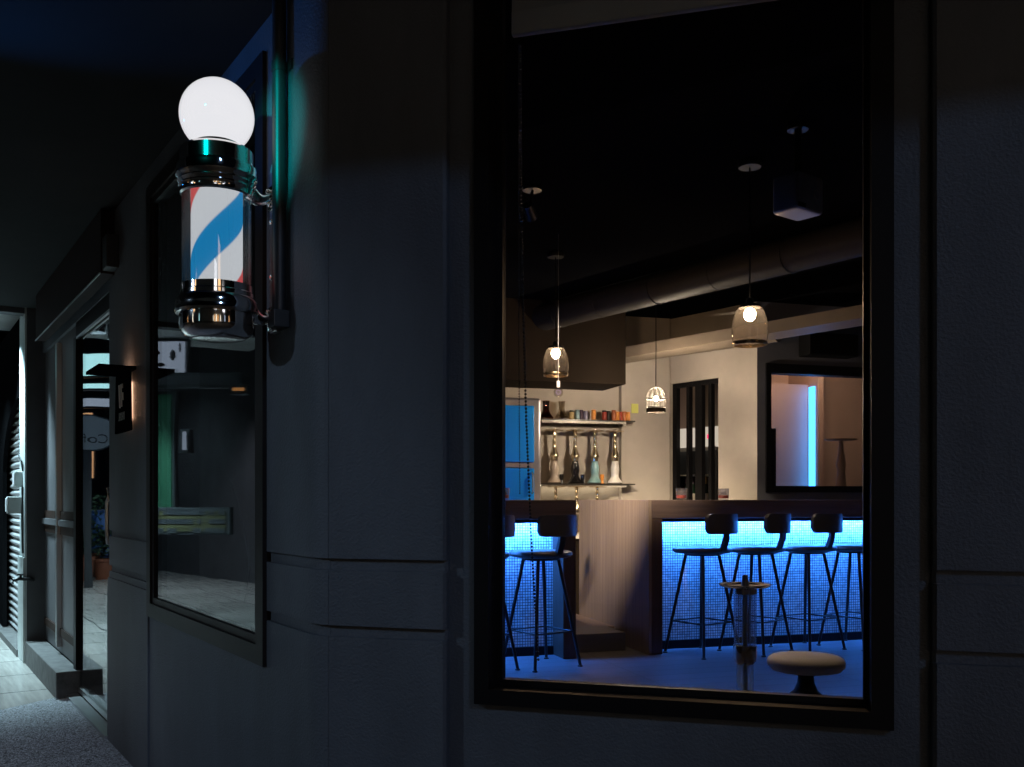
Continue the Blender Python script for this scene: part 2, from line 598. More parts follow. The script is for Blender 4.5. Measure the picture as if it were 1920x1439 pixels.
def obj(name, bm, m, parent=None, smooth=None, org=None):
    """link the bmesh as one object; world coordinates become local to the thing's base"""
    bmesh.ops.recalc_face_normals(bm, faces=bm.faces)
    if parent is not None:
        base = ORG[parent.name]
    elif org is not None:
        base = Vector(org)
    else:
        xs = [v.co for v in bm.verts]
        base = Vector((sum(c.x for c in xs) / len(xs), sum(c.y for c in xs) / len(xs), min(c.z for c in xs)))
    for v in bm.verts:
        v.co -= base
    me = bpy.data.meshes.new(name)
    bm.to_mesh(me)
    bm.free()
    o = bpy.data.objects.new(name, me)
    COL.objects.link(o)
    ms = m if isinstance(m, (list, tuple)) else [m]
    for x in ms:
        me.materials.append(MATS[x] if isinstance(x, str) else x)
    if parent is not None:
        o.parent = parent
    else:
        o.location = base
    ORG[o.name] = base
    if smooth is not None:
        for p in me.polygons:
            p.use_smooth = True
        try:
            me.set_sharp_from_angle(angle=R(smooth))
        except Exception:
            pass
    return o


def tag(o, label, cat, group=None, kind=None):
    o['label'] = label
    o['category'] = cat
    if group:
        o['group'] = group
    if kind:
        o['kind'] = kind
    return o


def thing(name, label, cat, loc, group=None):
    o = bpy.data.objects.new(name, None)
    o.empty_display_size = 0.1
    COL.objects.link(o)
    o.location = loc
    ORG[o.name] = Vector(loc)
    return tag(o, label, cat, group)


def struct(name, bm, m, smooth=None):
    o = obj(name, bm, m, smooth=smooth)
    o['kind'] = 'structure'
    return o


def NB():
    return bmesh.new()


def dup(root, loc, label=None, rotz=None):
    """a copy of a thing with its parts and their sub-parts"""
    r = root.copy()
    COL.objects.link(r)
    r.location = loc
    if rotz is not None:
        r.rotation_euler = (0, 0, rotz)
    if label:
        r['label'] = label
    for ch in list(root.children):
        c = ch.copy()
        COL.objects.link(c)
        c.parent = r
        for g in list(ch.children):
            d = g.copy()
            COL.objects.link(d)
            d.parent = c
    return r


def ray(u, v, Y):
    return Vector(((u - 960) / FPX * Y, Y, EYE + (HOR - v) / FPX * Y))


def mirror(p, d=0.0):
    """where a thing must stand for the side wall's glass to show it at p"""
    o = FL.o + FL.n * d
    k = (Vector((p.x, p.y)) - o).dot(FL.n)
    return Vector((p.x - 2 * k * FL.n.x, p.y - 2 * k * FL.n.y, p.z))


def letters(text, size, F, s, d, z, name, m, parent, flip=False, depth=0.004):
    """text as a mesh lying in the wall plane of F, facing d negative"""
    cu = bpy.data.curves.new(name, 'FONT')
    cu.body = text
    cu.size = size
    cu.extrude = depth
    cu.align_x = 'CENTER'
    cu.align_y = 'CENTER'
    tmp = bpy.data.objects.new(name, cu)
    COL.objects.link(tmp)
    dg = bpy.context.evaluated_depsgraph_get()
    me = bpy.data.meshes.new_from_object(tmp.evaluated_get(dg))
    bpy.data.objects.remove(tmp)
    bm = NB()
    bm.from_mesh(me)
    bpy.data.meshes.remove(me)
    sg = -1 if flip else 1
    for v in bm.verts:
        x, y, zz = v.co
        v.co = F.p(s + sg * x, d - zz, z + y)
    return obj(name, bm, m, parent)


# ------------------------------------------------------------------ ground
bm = NB()
box(bm, FW, -60, 60, -60, 60, -0.3, -0.012)
struct('ground', bm, 'asphalt')
bm = NB()
prism(bm, [FL.p(1.0, .3, 0)[:2], FL.p(14, .3, 0)[:2], FL.p(14, -6.5, 0)[:2], FL.p(1.0, -6.5, 0)[:2]], -0.05, 0.0)
struct('tile_floor', bm, 'arcade_tile')
# pebble pavement before the bar, its edge running off the door threshold
bm = NB()
edge0, edge1 = ray(137, 1302, EYE * FPX / (1302 - HOR)), ray(-40, 1342, EYE * FPX / (1342 - HOR))
e2 = edge1 + (edge1 - edge0) * 3.0
prism(bm, [edge0[:2], e2[:2], (-4.6, -1.6), (4.5, -1.6), FF.p(2.6, .05, 0)[:2], FF.p(0, .05, 0)[:2], FL.p(0, .05, 0)[:2],
           FL.p(3.35, .03, 0)[:2], FL.p(3.38, -.09, 0)[:2]], -0.06, 0.004)
struct('pavement', bm, 'pebbles')

# ------------------------------------------------------------------ the bar's building
B = thing('bar_building', 'dark grey stucco bar building with a rounded corner, large window and glass side door', 'building', (-.49, 2.395, 0))
SOF = 2.50
WT = 0.20
# side wall
bm = NB()
c0, c1 = FL.p(-.305, 0, 0), FF.p(.035, 0, 0)
crn = FL.p(-.365, 0, 0)
arc = []
for i in range(13):
    t = i / 12
    p = c0 * (1 - t) ** 2 + crn * 2 * t * (1 - t) + c1 * t * t
    arc.append(p)
# rounded corner with the wall beside the window
def groove_stack(z0, z1):
    """wall courses between the two cut grooves"""
    return [(z0, .81, 0), (.81, .838, .012), (.838, .975, 0), (.975, 1.004, .012), (1.004, z1, 0)]


for z0, z1, g in groove_stack(-.02, 2.95):
    prism(bm, [FL.p(0, g, 0)[:2]] + [(p + (Vector((.3, .95, 0)) * g))[:2] for p in arc] + [FF.p(.035, WT, 0)[:2], FL.p(0, WT, 0)[:2]], z0, z1)
obj('corner_wall', bm, 'stucco', B, smooth=40)
bm = NB()
box(bm, FL, .0, 1.426, 0, WT, -.02, .68)
obj('window_apron', bm, 'stucco', B)
bm = NB()
box(bm, FL, .0, 1.426, 0, WT, 2.41, 2.95)
obj('window_header', bm, 'stucco', B)
bm = NB()
for z0, z1, g in groove_stack(.78, 2.95):
    box(bm, FL, 1.426, 2.252, g, WT, z0, z1)
slabpts = [(1.426, -.02), (2.267, -.02), (2.267, .70), (2.252, .78), (1.426, .78)]
slab(bm, FL, slabpts, -.007, WT)
obj('pier', bm, 'stucco', B)
bm = NB()
box(bm, FL, 2.252, 4.886, .04, WT, 2.19, 2.95)
obj('lintel_wall', bm, 'stucco', B)
# side window
bm = NB()
fw = .062
for a in ((0, fw, .68, 2.41), (1.426 - fw, 1.426, .68, 2.41), (fw, 1.426 - fw, .68, .68 + .055), (fw, 1.426 - fw, 2.41 - .055, 2.41)):
    box(bm, FL, a[0], a[1], -.012, .055, a[2], a[3])
fi = fw + .028
for a in ((fw, fi, .735, 2.355), (1.426 - fi, 1.426 - fw, .735, 2.355), (fi, 1.426 - fi, .735, .76), (fi, 1.426 - fi, 2.33, 2.355)):
    box(bm, FL, a[0], a[1], -.004, .03, a[2], a[3])
sw = obj('side_window', bm, 'bronze_frame', B)
bm = NB()
box(bm, FL, fi, 1.426 - fi, .004, .011, .76, 2.33)
obj('pane', bm, 'pane_street', sw)
# black screen added to keep the side window dark inside
bm = NB()
box(bm, FL, -.10, 9, .46, .50, .0, 2.9)
obj('blackout_screen', bm, 'blackout_screen', B)

# front wall
bm = NB()
for z0, z1, g in groove_stack(-.02, 2.95):
    prism(bm, [FF.p(.036, g, 0)[:2], FF.p(.338, g, 0)[:2], FF.p(.345, g + .007, 0)[:2], FF.p(.345, WT, 0)[:2], FF.p(.036, WT, 0)[:2]], z0, z1)
obj('corner_column', bm, 'stucco', B)
WS0, WS1, WZ0, WZ1 = .413, 1.3476, .6625, 2.56
bm = NB()
box(bm, FF, .345, WS0, .03, WT, -.02, 2.95)
box(bm, FF, WS1, 1.4223, .03, WT, -.02, 2.95)
box(bm, FF, WS0, WS1, .03, WT, -.02, WZ0)
box(bm, FF, WS0, WS1, .03, WT, WZ1, 2.95)
obj('front_wall', bm, 'stucco', B)
bm = NB()
for z0, z1, g in groove_stack(-.02, 2.95):
    prism(bm, [FF.p(1.4293, g, 0)[:2], FF.p(3.2, g, 0)[:2], FF.p(3.2, WT, 0)[:2], FF.p(1.4223, WT, 0)[:2], FF.p(1.4223, g + .007, 0)[:2]], z0, z1)
obj('right_pilaster', bm, 'stucco', B)
# front window
bm = NB()
f1 = .036
for a in ((WS0, WS0 + f1, WZ0, WZ1), (WS1 - .045, WS1, WZ0, WZ1), (WS0 + f1, WS1 - .045, WZ0, WZ0 + .036), (WS0 + f1, WS1 - .045, WZ1 - .04, WZ1)):
    box(bm, FF, a[0], a[1], .012, .10, a[2], a[3])
GL, GR, GB, GT = .464, 1.2905, .7125, 2.50
for a in ((WS0 + f1, GL, WZ0 + .036, WZ1 - .04), (GR, WS1 - .045, WZ0 + .036, WZ1 - .04), (GL, GR, WZ0 + .036, GB), (GL, GR, GT, WZ1 - .04)):
    box(bm, FF, a[0], a[1], .076, .102, a[2], a[3])
fwn = obj('front_window', bm, 'dark_frame', B)
bm = NB()
box(bm, FF, GL, GR, .09, .096, GB, GT)
obj('pane', bm, 'pane', fwn)

# canopy slab over the pavement
bm = NB()
prism(bm, [FL.p(4.9, .02, 0)[:2], FL.p(4.9, -2.6, 0)[:2], FL.p(.9, -2.6, 0)[:2], FL.p(.2, -.62, 0)[:2], FF.p(.1, -.62, 0)[:2], FF.p(3.2, -.62, 0)[:2],
           FF.p(3.2, .02, 0)[:2], FF.p(0, .02, 0)[:2], FL.p(0, .02, 0)[:2]], SOF, SOF + .18)
obj('soffit', bm, 'soffit', B)
bm = NB()
box(bm, FL, -.1, 9, .021, 9, 2.95, 3.10)
box(bm, FF, 0, 5, .021, 12, 2.95, 3.05)
obj('roof_slab', bm, 'ceiling_black', B)

# door fascia, head, glass door, cladding panels
bm = NB()
box(bm, FL, 2.13, 4.40, -.06, .0, 2.20, SOF - .004)
obj('door_fascia', bm, 'fascia', B)
bm = NB()
box(bm, FL, 2.13, 4.40, -.066, -.0605, 2.196, 2.203)
obj('fascia_trim', bm, 'trim_steel', B)
bm = NB()
box(bm, FL, 2.252, 3.50, .045, .11, 2.10, 2.19)
box(bm, FL, 3.44, 3.52, .035, .11, .0, 2.10)
dr = obj('glass_door', bm, 'dark_frame', B)
bm = NB()
box(bm, FL, 2.26, 3.44, .055, .062, .06, 2.10)
obj('pane', bm, 'pane_street', dr)
bm = NB()
box(bm, FL, 2.3, 3.43, .036, .05, 2.085, 2.098)
obj('head_trim', bm, 'trim_steel', dr)
bm = NB()
box(bm, FL, 2.252, 3.44, .046, .075, .03, .06)
obj('bottom_rail', bm, 'trim_steel', dr)
bm = NB()
hp = [FL.p(2.31, .045, .93), FL.p(2.31, .005, .94), FL.p(2.31, .002, 1.0), FL.p(2.31, .002, 1.14), FL.p(2.31, .005, 1.20), FL.p(2.31, .045, 1.21)]
tube(bm, hp, .011, 10)
obj('handle', bm, 'trim_steel', dr, smooth=50)
bm = NB()
box(bm, FL, 2.26, 3.44, .07, .40, -.02, .028)
obj('threshold', bm, 'granite', B)
bm = NB()
box(bm, FL, 2.252, 3.5, -.02, .0445, -.02, .022)
obj('door_track', bm, 'trim_steel', B)
# cladding between the door and the neighbour's pillar
bm = NB()
box(bm, FL, 3.52, 4.886, .06, .11, .16, 2.19)
box(bm, FL, 3.52, 4.886, .036, .06, .98, 1.02)
cl = obj('cladding', bm, 'panel_grey', B)
for s0, s1 in ((3.56, 4.137), (4.193, 4.86)):
    for z0, z1 in ((.925, .979), (1.021, 1.075), (.27, .32)):
        bm = NB()
        box(bm, FL, s0, s1, .048, .0598, z0, z1)
        obj('brown_band', bm, 'panel_brown', cl)
for s in (4.145, 4.185):
    bm = NB()
    box(bm, FL, s - .007, s + .007, .03, .0595, .2, 2.16)
    obj('steel_trim', bm, 'trim_steel', cl)
bm = NB()
rbox(bm, FL, 3.42, 4.886, -.072, .06, -.02, .155, .008)
obj('granite_step', bm, 'granite', B)

# interior shell
bm = NB()
box(bm, FB, -3.9, 1.2745, 2.4, 2.55, 0, 2.95)
obj('back_wall', bm, 'bar_wall', B)
bm = NB()
box(bm, FB, .764, 1.2745, 2.33, 2.3999, 0, 2.95)
obj('wall_pilaster', bm, 'bar_wall', B)
bm = NB()
box(bm, FS, -.2, .05, 0, .12, 0, 2.95)
box(bm, FS, .66, 1.11, 0, .12, 0, 2.95)
box(bm, FS, .05, .66, 0, .12, 2.285, 2.95)
obj('doorway_wall', bm, 'bar_wall', B)
bm = NB()
box(bm, FS, .052, .658, .03, .08, 2.24, 2.284)
for s0, s1 in ((.052, .105), (.232, .268), (.345, .43), (.51, .548)):
    box(bm, FS, s0, s1, .03, .08, .0, 2.24)
sd = obj('steel_screen', bm, 'bar_black', B)
# wall with the inner window
IW0, IW1, IZ0, IZ1 = .083, 1.45, 1.215, 2.37
bm = NB()
box(bm, FR, .0, IW0, .0, .12, 0, 2.95)
box(bm, FR, IW1, 3.2, .0, .12, 0, 2.95)
box(bm, FR, IW0, IW1, .0, .12, 0, IZ0)
box(bm, FR, IW0, IW1, .0, .12, IZ1, 2.95)
obj('inner_wall', bm, 'bar_wall_shade', B)
bm = NB()
for a in ((IW0, IW0 + .05, IZ0, IZ1), (IW1 - .05, IW1, IZ0, IZ1), (IW0 + .05, IW1 - .05, IZ0, IZ0 + .058), (IW0 + .05, IW1 - .05, IZ1 - .085, IZ1)):
    box(bm, FR, a[0], a[1], -.02, .10, a[2], a[3])
iw = obj('inner_window', bm, 'bar_black', B)
bm = NB()
box(bm, FR, IW0 + .05, IW1 - .05, .05, .056, IZ0 + .058, IZ1 - .085)
obj('pane', bm, 'pane', iw)
# side room behind it, its blue light slot and the lounge behind the screen
bm = NB()
box(bm, FR, -.9, 3.2, 1.6, 1.7, 0, 2.95)
box(bm, FR, 3.0, 3.1, .12, 1.6, 0, 2.95)
obj('room_wall', bm, 'room_warm', B)
bm = NB()
box(bm, FR, 1.345, 1.41, 1.05, 1.6, 0, 2.95)
obj('room_fin', bm, 'room_warm', B)
bm = NB()
box(bm, FR, 1.333, 1.344, 1.10, 1.20, .9, 2.33)
obj('light_slot', bm, 'led_blue_room', B)
bm = NB()
box(bm, FR, .80, 1.3449, 1.225, 1.27, 0, 2.36)
obj('slot_panel', bm, 'room_warm', B)
bm = NB()
ball(bm, FR.p(1.02, .5, 2.80), .08, 20)  # unseen lamp added to light the side room
obj('room_fill_lamp', bm, 'room_fill_lamp', B, smooth=180)
bm = NB()
box(bm, FS, -1.6, .40, .72, .80, 0, 2.95)
box(bm, FS, -1.7, -1.6, .12, .80, 0, 2.95)
obj('pantry_wall', bm, 'duct_beige', B)
bm = NB()
prism(bm, [FR.p(.12, .125, 0)[:2], FR.p(.16, .125, 0)[:2], FR.p(.79, 1.595, 0)[:2], FR.p(.75, 1.595, 0)[:2]], 0, 2.95)
obj('dividing_wall', bm, 'room_warm', B)
bm = NB()
box(bm, FW, 4.25, 4.4, 1.2, 11.5, 0, 2.95)
box(bm, FF, 3.0, 3.2, .2, 1.0, 0, 2.95)
obj('end_wall', bm, 'bar_wall_shade', B)
# bulkhead, beam, duct-side ceiling trims
bm = NB()
box(bm, FB, -3.5, .60, 1.85, 2.3999, 2.20, 2.94)
obj('bulkhead', bm, 'bulkhead_brown', B)
FD = Frame((1.15, 8.63), (.61, -.792), (.792, .61))
bm = NB()
box(bm, FD, -.7, 4.2, -.0, .28, 2.45, 2.545)
obj('ceiling_beam', bm, 'duct_beige', B)
# floor and ceiling of the bar
bm = NB()
prism(bm, [FF.p(.05, .2, 0)[:2], FF.p(3.3, .2, 0)[:2], (4.3, 11.2), (-5.6, 11.2), FL.p(6, .3, 0)[:2], FL.p(.1, .3, 0)[:2]], -0.04, FLOOR)
struct('bar_floor', bm, 'bar_floor')
bm = NB()
prism(bm, [FF.p(.05, .2, 0)[:2], FF.p(3.3, .2, 0)[:2], (4.3, 11.2), (-5.6, 11.2), FL.p(6, .3, 0)[:2], FL.p(.1, .3, 0)[:2]], 2.92, 2.948)
struct('bar_ceiling', bm, 'ceiling_black')

# ------------------------------------------------------------------ neighbour
NBD = thing('neighbour_building', 'pale stone pillar and roller shutter of the closed shop next door', 'building', FL.p(4.9, 0, 0))
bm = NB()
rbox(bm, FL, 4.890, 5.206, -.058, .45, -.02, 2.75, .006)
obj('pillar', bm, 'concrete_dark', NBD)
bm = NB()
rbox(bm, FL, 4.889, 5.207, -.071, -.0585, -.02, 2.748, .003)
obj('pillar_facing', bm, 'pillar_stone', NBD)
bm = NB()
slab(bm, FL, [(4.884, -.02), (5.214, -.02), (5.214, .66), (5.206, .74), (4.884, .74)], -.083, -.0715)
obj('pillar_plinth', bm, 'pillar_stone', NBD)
bm = NB()
pts = []
for i in range(36):
    z = .05 + i * .059
    pts += [(.034, z)] + [(.034 - .020 * math.sin(math.pi * k / 6) ** .8, z + .009 + .044 * k / 6) for k in range(7)]
lo = [bm.verts.new(FL.p(5.21, d, z)) for d, z in pts]
hi = [bm.verts.new(FL.p(9.5, d, z)) for d, z in pts]
for i in range(len(pts) - 1):
    bm.faces.new((lo[i], hi[i], hi[i + 1], lo[i + 1]))
obj('roller_shutter', bm, 'shutter_metal', NBD)
bm = NB()
slab(bm, FL, [(5.215, 2.52), (9.4, 2.52), (9.4, .06), (6.68, .06), (6.68, 1.40), (6.62, 1.52), (6.5, 1.65), (6.25, 1.79), (6.0, 1.87), (5.7, 1.92), (5.39, 1.94), (5.215, 1.945)], -.045, -.012)
obj('arched_board', bm, 'ceiling_black', NBD)
bm = NB()
box(bm, FL, 5.206, 9.6, .13, .4, -.02, 2.75)
obj('shop_wall', bm, 'concrete_dark', NBD)
bm = NB()
box(bm, FL, 4.9, 7.6, -2.4, .1, 2.75, 2.9)
obj('arcade_ceiling', bm, 'arcade_white', NBD)
bm = NB()
box(bm, FL, 4.9, 5.02, -2.6, -.07, 2.46, 2.7499)
obj('ceiling_beam', bm, 'concrete_dark', NBD)
bm = NB()
box(bm, FL, 5.206, 9.5, -.09, .09, -.02, .05)
obj('sill_step', bm, 'granite', NBD)

# things fixed to the pillar
for nm, s, z0, z1, d, lab in (('meter_box', 5.06, 1.24, 1.35, .05, 'narrow grey meter box, the upper one on the pale stone pillar'),
                              ('meter_box', 5.02, 1.05, 1.17, .10, 'deeper grey meter box, the lower one on the pale stone pillar')):
    t = thing(nm, lab, 'meter box', FL.p(s, -.08, z0), 'meter boxes on the pillar')
    bm = NB()
    rbox(bm, FL, s - .05, s + .05, -.072 - d, -.0715, z0, z1, .006)
    obj('body', bm, 'meter_grey', t)
    bm = NB()
    rbox(bm, FL, s - .038, s + .038, -.078 - d, -.0722 - d, z0 + .012, z1 - .012, .003)
    obj('lid', bm, 'white_plastic', t)
bm = NB()
tube(bm, [FL.p(4.93, -.08, 1.24), FL.p(4.93, -.085, 1.0), FL.p(4.93, -.08, .77)], .007, 8)
tube(bm, [FL.p(4.93, -.08, 1.35), FL.p(4.94, -.085, 1.42), FL.p(5.2, -.08, 1.48)], .006, 8)
tag(obj('wall_cable', bm, 'pipe_black', smooth=50), 'thin dark cable running down the pale stone pillar', 'cable')
t = thing('water_tap', 'black water tap sticking out from the pale stone pillar', 'tap', FL.p(4.86, -.09, .58))
bm = NB()
tube(bm, [FL.p(4.889, -.02, .585), FL.p(4.875, -.02, .585), FL.p(4.87, -.05, .592), FL.p(4.868, -.11, .595), FL.p(4.868, -.145, .588), FL.p(4.868, -.152, .565)], .012, 10)
obj('spout', bm, 'iron_black', t, smooth=50)
bm = NB()
tube(bm, [FL.p(4.868, -.10, .60), FL.p(4.868, -.10, .622)], .008, 8)
tube(bm, [FL.p(4.868, -.082, .624), FL.p(4.868, -.122, .626)], .007, 8)
obj('handle', bm, 'iron_black', t, smooth=50)

# ------------------------------------------------------------------ barber pole
AX = FL.p(-.10, -.168, 0)
AX = Vector((AX.x, AX.y, 1.55))
P = thing('barber_pole', 'lit chrome barber pole with white globe and red, white and blue spiral', 'barber pole', AX)
zc = lambda z: z - AX.z
bm = NB()
ball(bm, (AX.x, AX.y, 2.158), .0955, 48)
obj('globe', bm, 'globe_light', P, smooth=180)
bm = NB()
lathe(bm, AX, [(.045, zc(2.05)), (.045, zc(2.083)), (.060, zc(2.083)), (.062, zc(2.074)), (.088, zc(2.068)), (.093, zc(2.062)), (.093, zc(2.024))], 64)
obj('cap', bm, 'chrome', P, smooth=35)
bm = NB()
lathe(bm, AX, [(.096, zc(2.0235)), (.101, zc(2.020)), (.1025, zc(2.012)), (.1025, zc(1.999)), (.1045, zc(1.994)), (.1025, zc(1.989)), (.099, zc(1.986)),
               (.097, zc(1.981)), (.100, zc(1.977)), (.097, zc(1.973)), (.0945, zc(1.969)), (.097, zc(1.965)), (.0945, zc(1.961)), (.093, zc(1.957)), (.0935, zc(1.947)), (.089, zc(1.943)), (.089, zc(2.02))], 64, cap=False)
obj('top_collar', bm, 'chrome', P, smooth=30)
bm = NB()
lathe(bm, AX, [(.0885, zc(1.705)), (.0885, zc(1.955)), (.0865, zc(1.955)), (.0865, zc(1.705)), (.0885, zc(1.705))], 64, cap=False)
obj('glass_tube', bm, 'tube_glass', P, smooth=40)
bm = NB()
lathe(bm, AX, [(.0655, zc(1.69)), (.0655, zc(1.985))], 64)
obj('spiral_cylinder', bm, 'pole_stripes', P, smooth=40)
bm = NB()
lathe(bm, AX, [(.085, zc(1.71)), (.091, zc(1.71)), (.091, zc(1.693)), (.0935, zc(1.690)), (.0935, zc(1.680)), (.098, zc(1.677)), (.103, zc(1.668)),
               (.1045, zc(1.655)), (.1045, zc(1.645)), (.107, zc(1.640)), (.1045, zc(1.635)), (.096, zc(1.634))], 64)
obj('bottom_collar', bm, 'chrome', P, smooth=30)
bm = NB()
lathe(bm, AX, [(.0955, zc(1.6335)), (.0955, zc(1.606)), (.094, zc(1.596)), (.088, zc(1.585)), (.077, zc(1.576)), (.062, zc(1.5705)), (.040, zc(1.568)), (0, zc(1.567))], 64)
obj('bowl', bm, 'chrome', P, smooth=50)
PL = -.093
for z, dz in ((1.972, .0), (1.655, -.012)):
    bm = NB()
    pts = []
    for i in range(9):
        t = i / 8
        pts.append(FL.p(-.10 + .004 * t, -.168 + .085 + .062 * t, z + dz * t - .014 * math.sin(math.pi * t)))
    tube(bm, pts, .024, 14, r2=.009)
    rbox(bm, FL, PL - .022, PL + .022, -.0215, -.0145, z - .035 + dz, z + .03 + dz, .003)
    br = obj('bracket', bm, 'chrome', P, smooth=40)
    for k in (-1, 1):
        bm = NB()
        ball(bm, FL.p(PL + .008 * k, -.026, z + dz + .020 * k - .003), .0075, 12)
        obj('screw', bm, 'chrome', br, smooth=180)
bm = NB()
slab(bm, FL, [(PL - .026, 1.605), (PL + .026, 1.605), (PL + .026, 2.05), (PL + .012, 2.065), (PL - .012, 2.065), (PL - .026, 2.05)], -.014, -.0005)
pl = obj('mounting_plate', bm, 'fridge_steel', P)
for z in (1.905, 1.755):
    bm = NB()
    ball(bm, FL.p(PL, -.017, z), .009, 12, (1, 1, 1))
    obj('screw', bm, 'chrome', pl, smooth=180)

# conduit beside it
t = thing('conduit', 'straight black conduit pipe running up the wall beside the barber pole', 'pipe', FL.p(-.165, -.02, 1.60))
bm = NB()
tube(bm, [FL.p(-.165, -.022, 1.652), FL.p(-.165, -.022, SOF - .004)], .0185, 18)
obj('pipe', bm, 'pipe_black', t, smooth=50)
bm = NB()
rbox(bm, FL, -.188, -.142, -.045, -.001, 1.605, 1.651, .003)
obj('end_box', bm, 'pipe_black', t)
bm = NB()
tube(bm, [FL.p(-.165, -.022, 2.285), FL.p(-.165, -.022, 2.31)], .021, 18)
box(bm, FL, -.208, -.185, -.006, -.0005, 2.285, 2.31)
obj('clip', bm, 'pipe_black', t, smooth=50)

# ------------------------------------------------------------------ wall sign with its hood
t = thing('wall_sign', 'small black sign plate under a flat hood on the pier beside the door', 'sign', FL.p(1.82, -.03, 1.44))
bm = NB()
slab(bm, FL, [(1.655, 1.445), (1.975, 1.445), (1.955, 1.70), (1.675, 1.70)], -.028, -.018)
pt = obj('plate', bm, 'sign_black', t)
bm = NB()
# emblem of slanting strokes (side wall runs away from the camera: larger s is further left)
for x0, x1, z0, z1 in ((1.868, 1.848, 1.655, 1.553), (1.828, 1.812, 1.655, 1.556), (1.800, 1.797, 1.655, 1.636), (1.790, 1.783, 1.616, 1.583)):
    slab(bm, FL, [(x0 + .007, z0), (x1 + .007, z1), (x1 - .007, z1), (x0 - .007, z0)], -.0325, -.0285)
obj('emblem', bm, 'sign_letter', pt)
bm = NB()
# one row of small worn characters, too faint to read
for k in range(6):
    s_ = 1.872 - k * .021
    box(bm, FL, s_ - .006, s_ - .002, -.0305, -.0285, 1.497, 1.532)
    box(bm, FL, s_ - .0019, s_ + .006, -.0305, -.0285, 1.497 + .012 * (k % 3), 1.503 + .012 * (k % 3))
obj('lettering', bm, 'meter_grey', pt)
bm = NB()
slab(bm, FL, [(1.66, 1.704), (1.97, 1.704), (1.97, 1.718), (1.66, 1.718)], -.15, -.001)
obj('hood', bm, 'sign_black', t)
bm = NB()
box(bm, FL, 1.745, 1.89, -.010, -.003, 1.50, 1.66)
obj('back_light', bm, 'warm_strip', t)
bm = NB()
box(bm, FL, 1.74, 1.90, -.05, -.03, 1.7185, 1.722)
obj('top_light', bm, 'warm_strip', t)
bm = NB()
box(bm, FL, 1.80, 1.84, -.0175, -.0105, 1.46, 1.69)
obj('mount', bm, 'sign_black', t)
# closer box over the door
bm = NB()
rbox(bm, FL, 2.02, 2.128, -.055, -.0005, 2.21, 2.36, .004)
tag(obj('junction_box', bm, 'pipe_black'), 'square black junction box at the end of the door fascia', 'box')

# ------------------------------------------------------------------ roller blind with bead chain
t = thing('roller_blind', 'raised roller blind with pale bottom rail at the top of the large window', 'blind', FF.p(.8, .16, 2.32))
bm = NB()
rbox(bm, FF, GL - .0, 1.29, .15, .17, 2.315, 2.375, .004)
obj('bottom_rail', bm, 'roller_cloth', t)
bm = NB()
box(bm, FF, GL, 1.29, .157, .163, 2.376, 2.60)
obj('cloth', bm, 'roller_cloth', t)


def beads(bm, pts, r, step):
    pts = [Vector(p) for p in pts]
    acc = 0.0
    for a, b in zip(pts, pts[1:]):
        Ld = (b - a).length
        while acc < Ld:
            ball(bm, a + (b - a) * (acc / Ld), r, 6)
            acc += step
        acc -= Ld


bm = NB()
dd = .185
top = FF.p(.478, dd, 2.30)
bot = FF.p(.526, dd, .74)
beads(bm, [top, FF.p(.479, dd, 2.0), FF.p(.484, dd, 1.7), FF.p(.494, dd, 1.35), FF.p(.507, dd, 1.05), bot], .0036, .0092)
beads(bm, [FF.p(.474, dd, 2.30), FF.p(.474, dd, 1.9), FF.p(.475, dd, 1.5), FF.p(.477, dd, 1.16)], .0022, .007)
obj('bead_chain', bm, 'chain_dark', t, smooth=180)

# cable hanging inside the side window
bm = NB()
sp = []
for i in range(15):
    q = i / 14
    sp.append(FL.p(.74 - .22 * math.sin(q * math.pi * .62) + .16 * max(0, q - .72), .12, 1.22 - .42 * q))
tube(bm, sp, .004, 6)
tag(obj('hanging_cable', bm, 'pipe_black', smooth=60), 'thin black cable hanging in a curve behind the side window', 'cable')

# ------------------------------------------------------------------ bar counters
def counter(name, label, s0, s1, post_at):
    t = thing(name, label, 'bar counter', FB.p((s0 + s1) / 2, .3, FLOOR), 'bar counter sections')
    bm = NB()
    rbox(bm, FB, s0, s1, 0, .62, 1.014, 1.147, .006)
    obj('counter_top', bm, 'walnut_band', t)
    bm = NB()
    p0, p1 = (s0, s0 + .085) if post_at == 0 else (s1 - .095, s1)
    rbox(bm, FB, p0, p1, .001, .60, FLOOR, 1.013, .006)
    obj('post', bm, 'walnut', t)
    a, b = (p1, s1) if post_at == 0 else (s0, p0)
    bm = NB()
    box(bm, FB, a, b, .225, .27, FLOOR + .062, 1.012)
    obj('net_front', bm, 'net_panel', t)
    bm = NB()
    box(bm, FB, a, b, .205, .275, FLOOR, FLOOR + .061)
    obj('kick_board', bm, 'bar_black', t)
    bm = NB()
    box(bm, FB, a + .002, b - .002, .140, .160, .992, 1.0)
    obj('light_strip', bm, 'led_blue', t)
    bm = NB()
    box(bm, FB, a, b, .122, .136, .986, 1.0135)
    obj('light_lip', bm, 'bar_black', t)
    return t


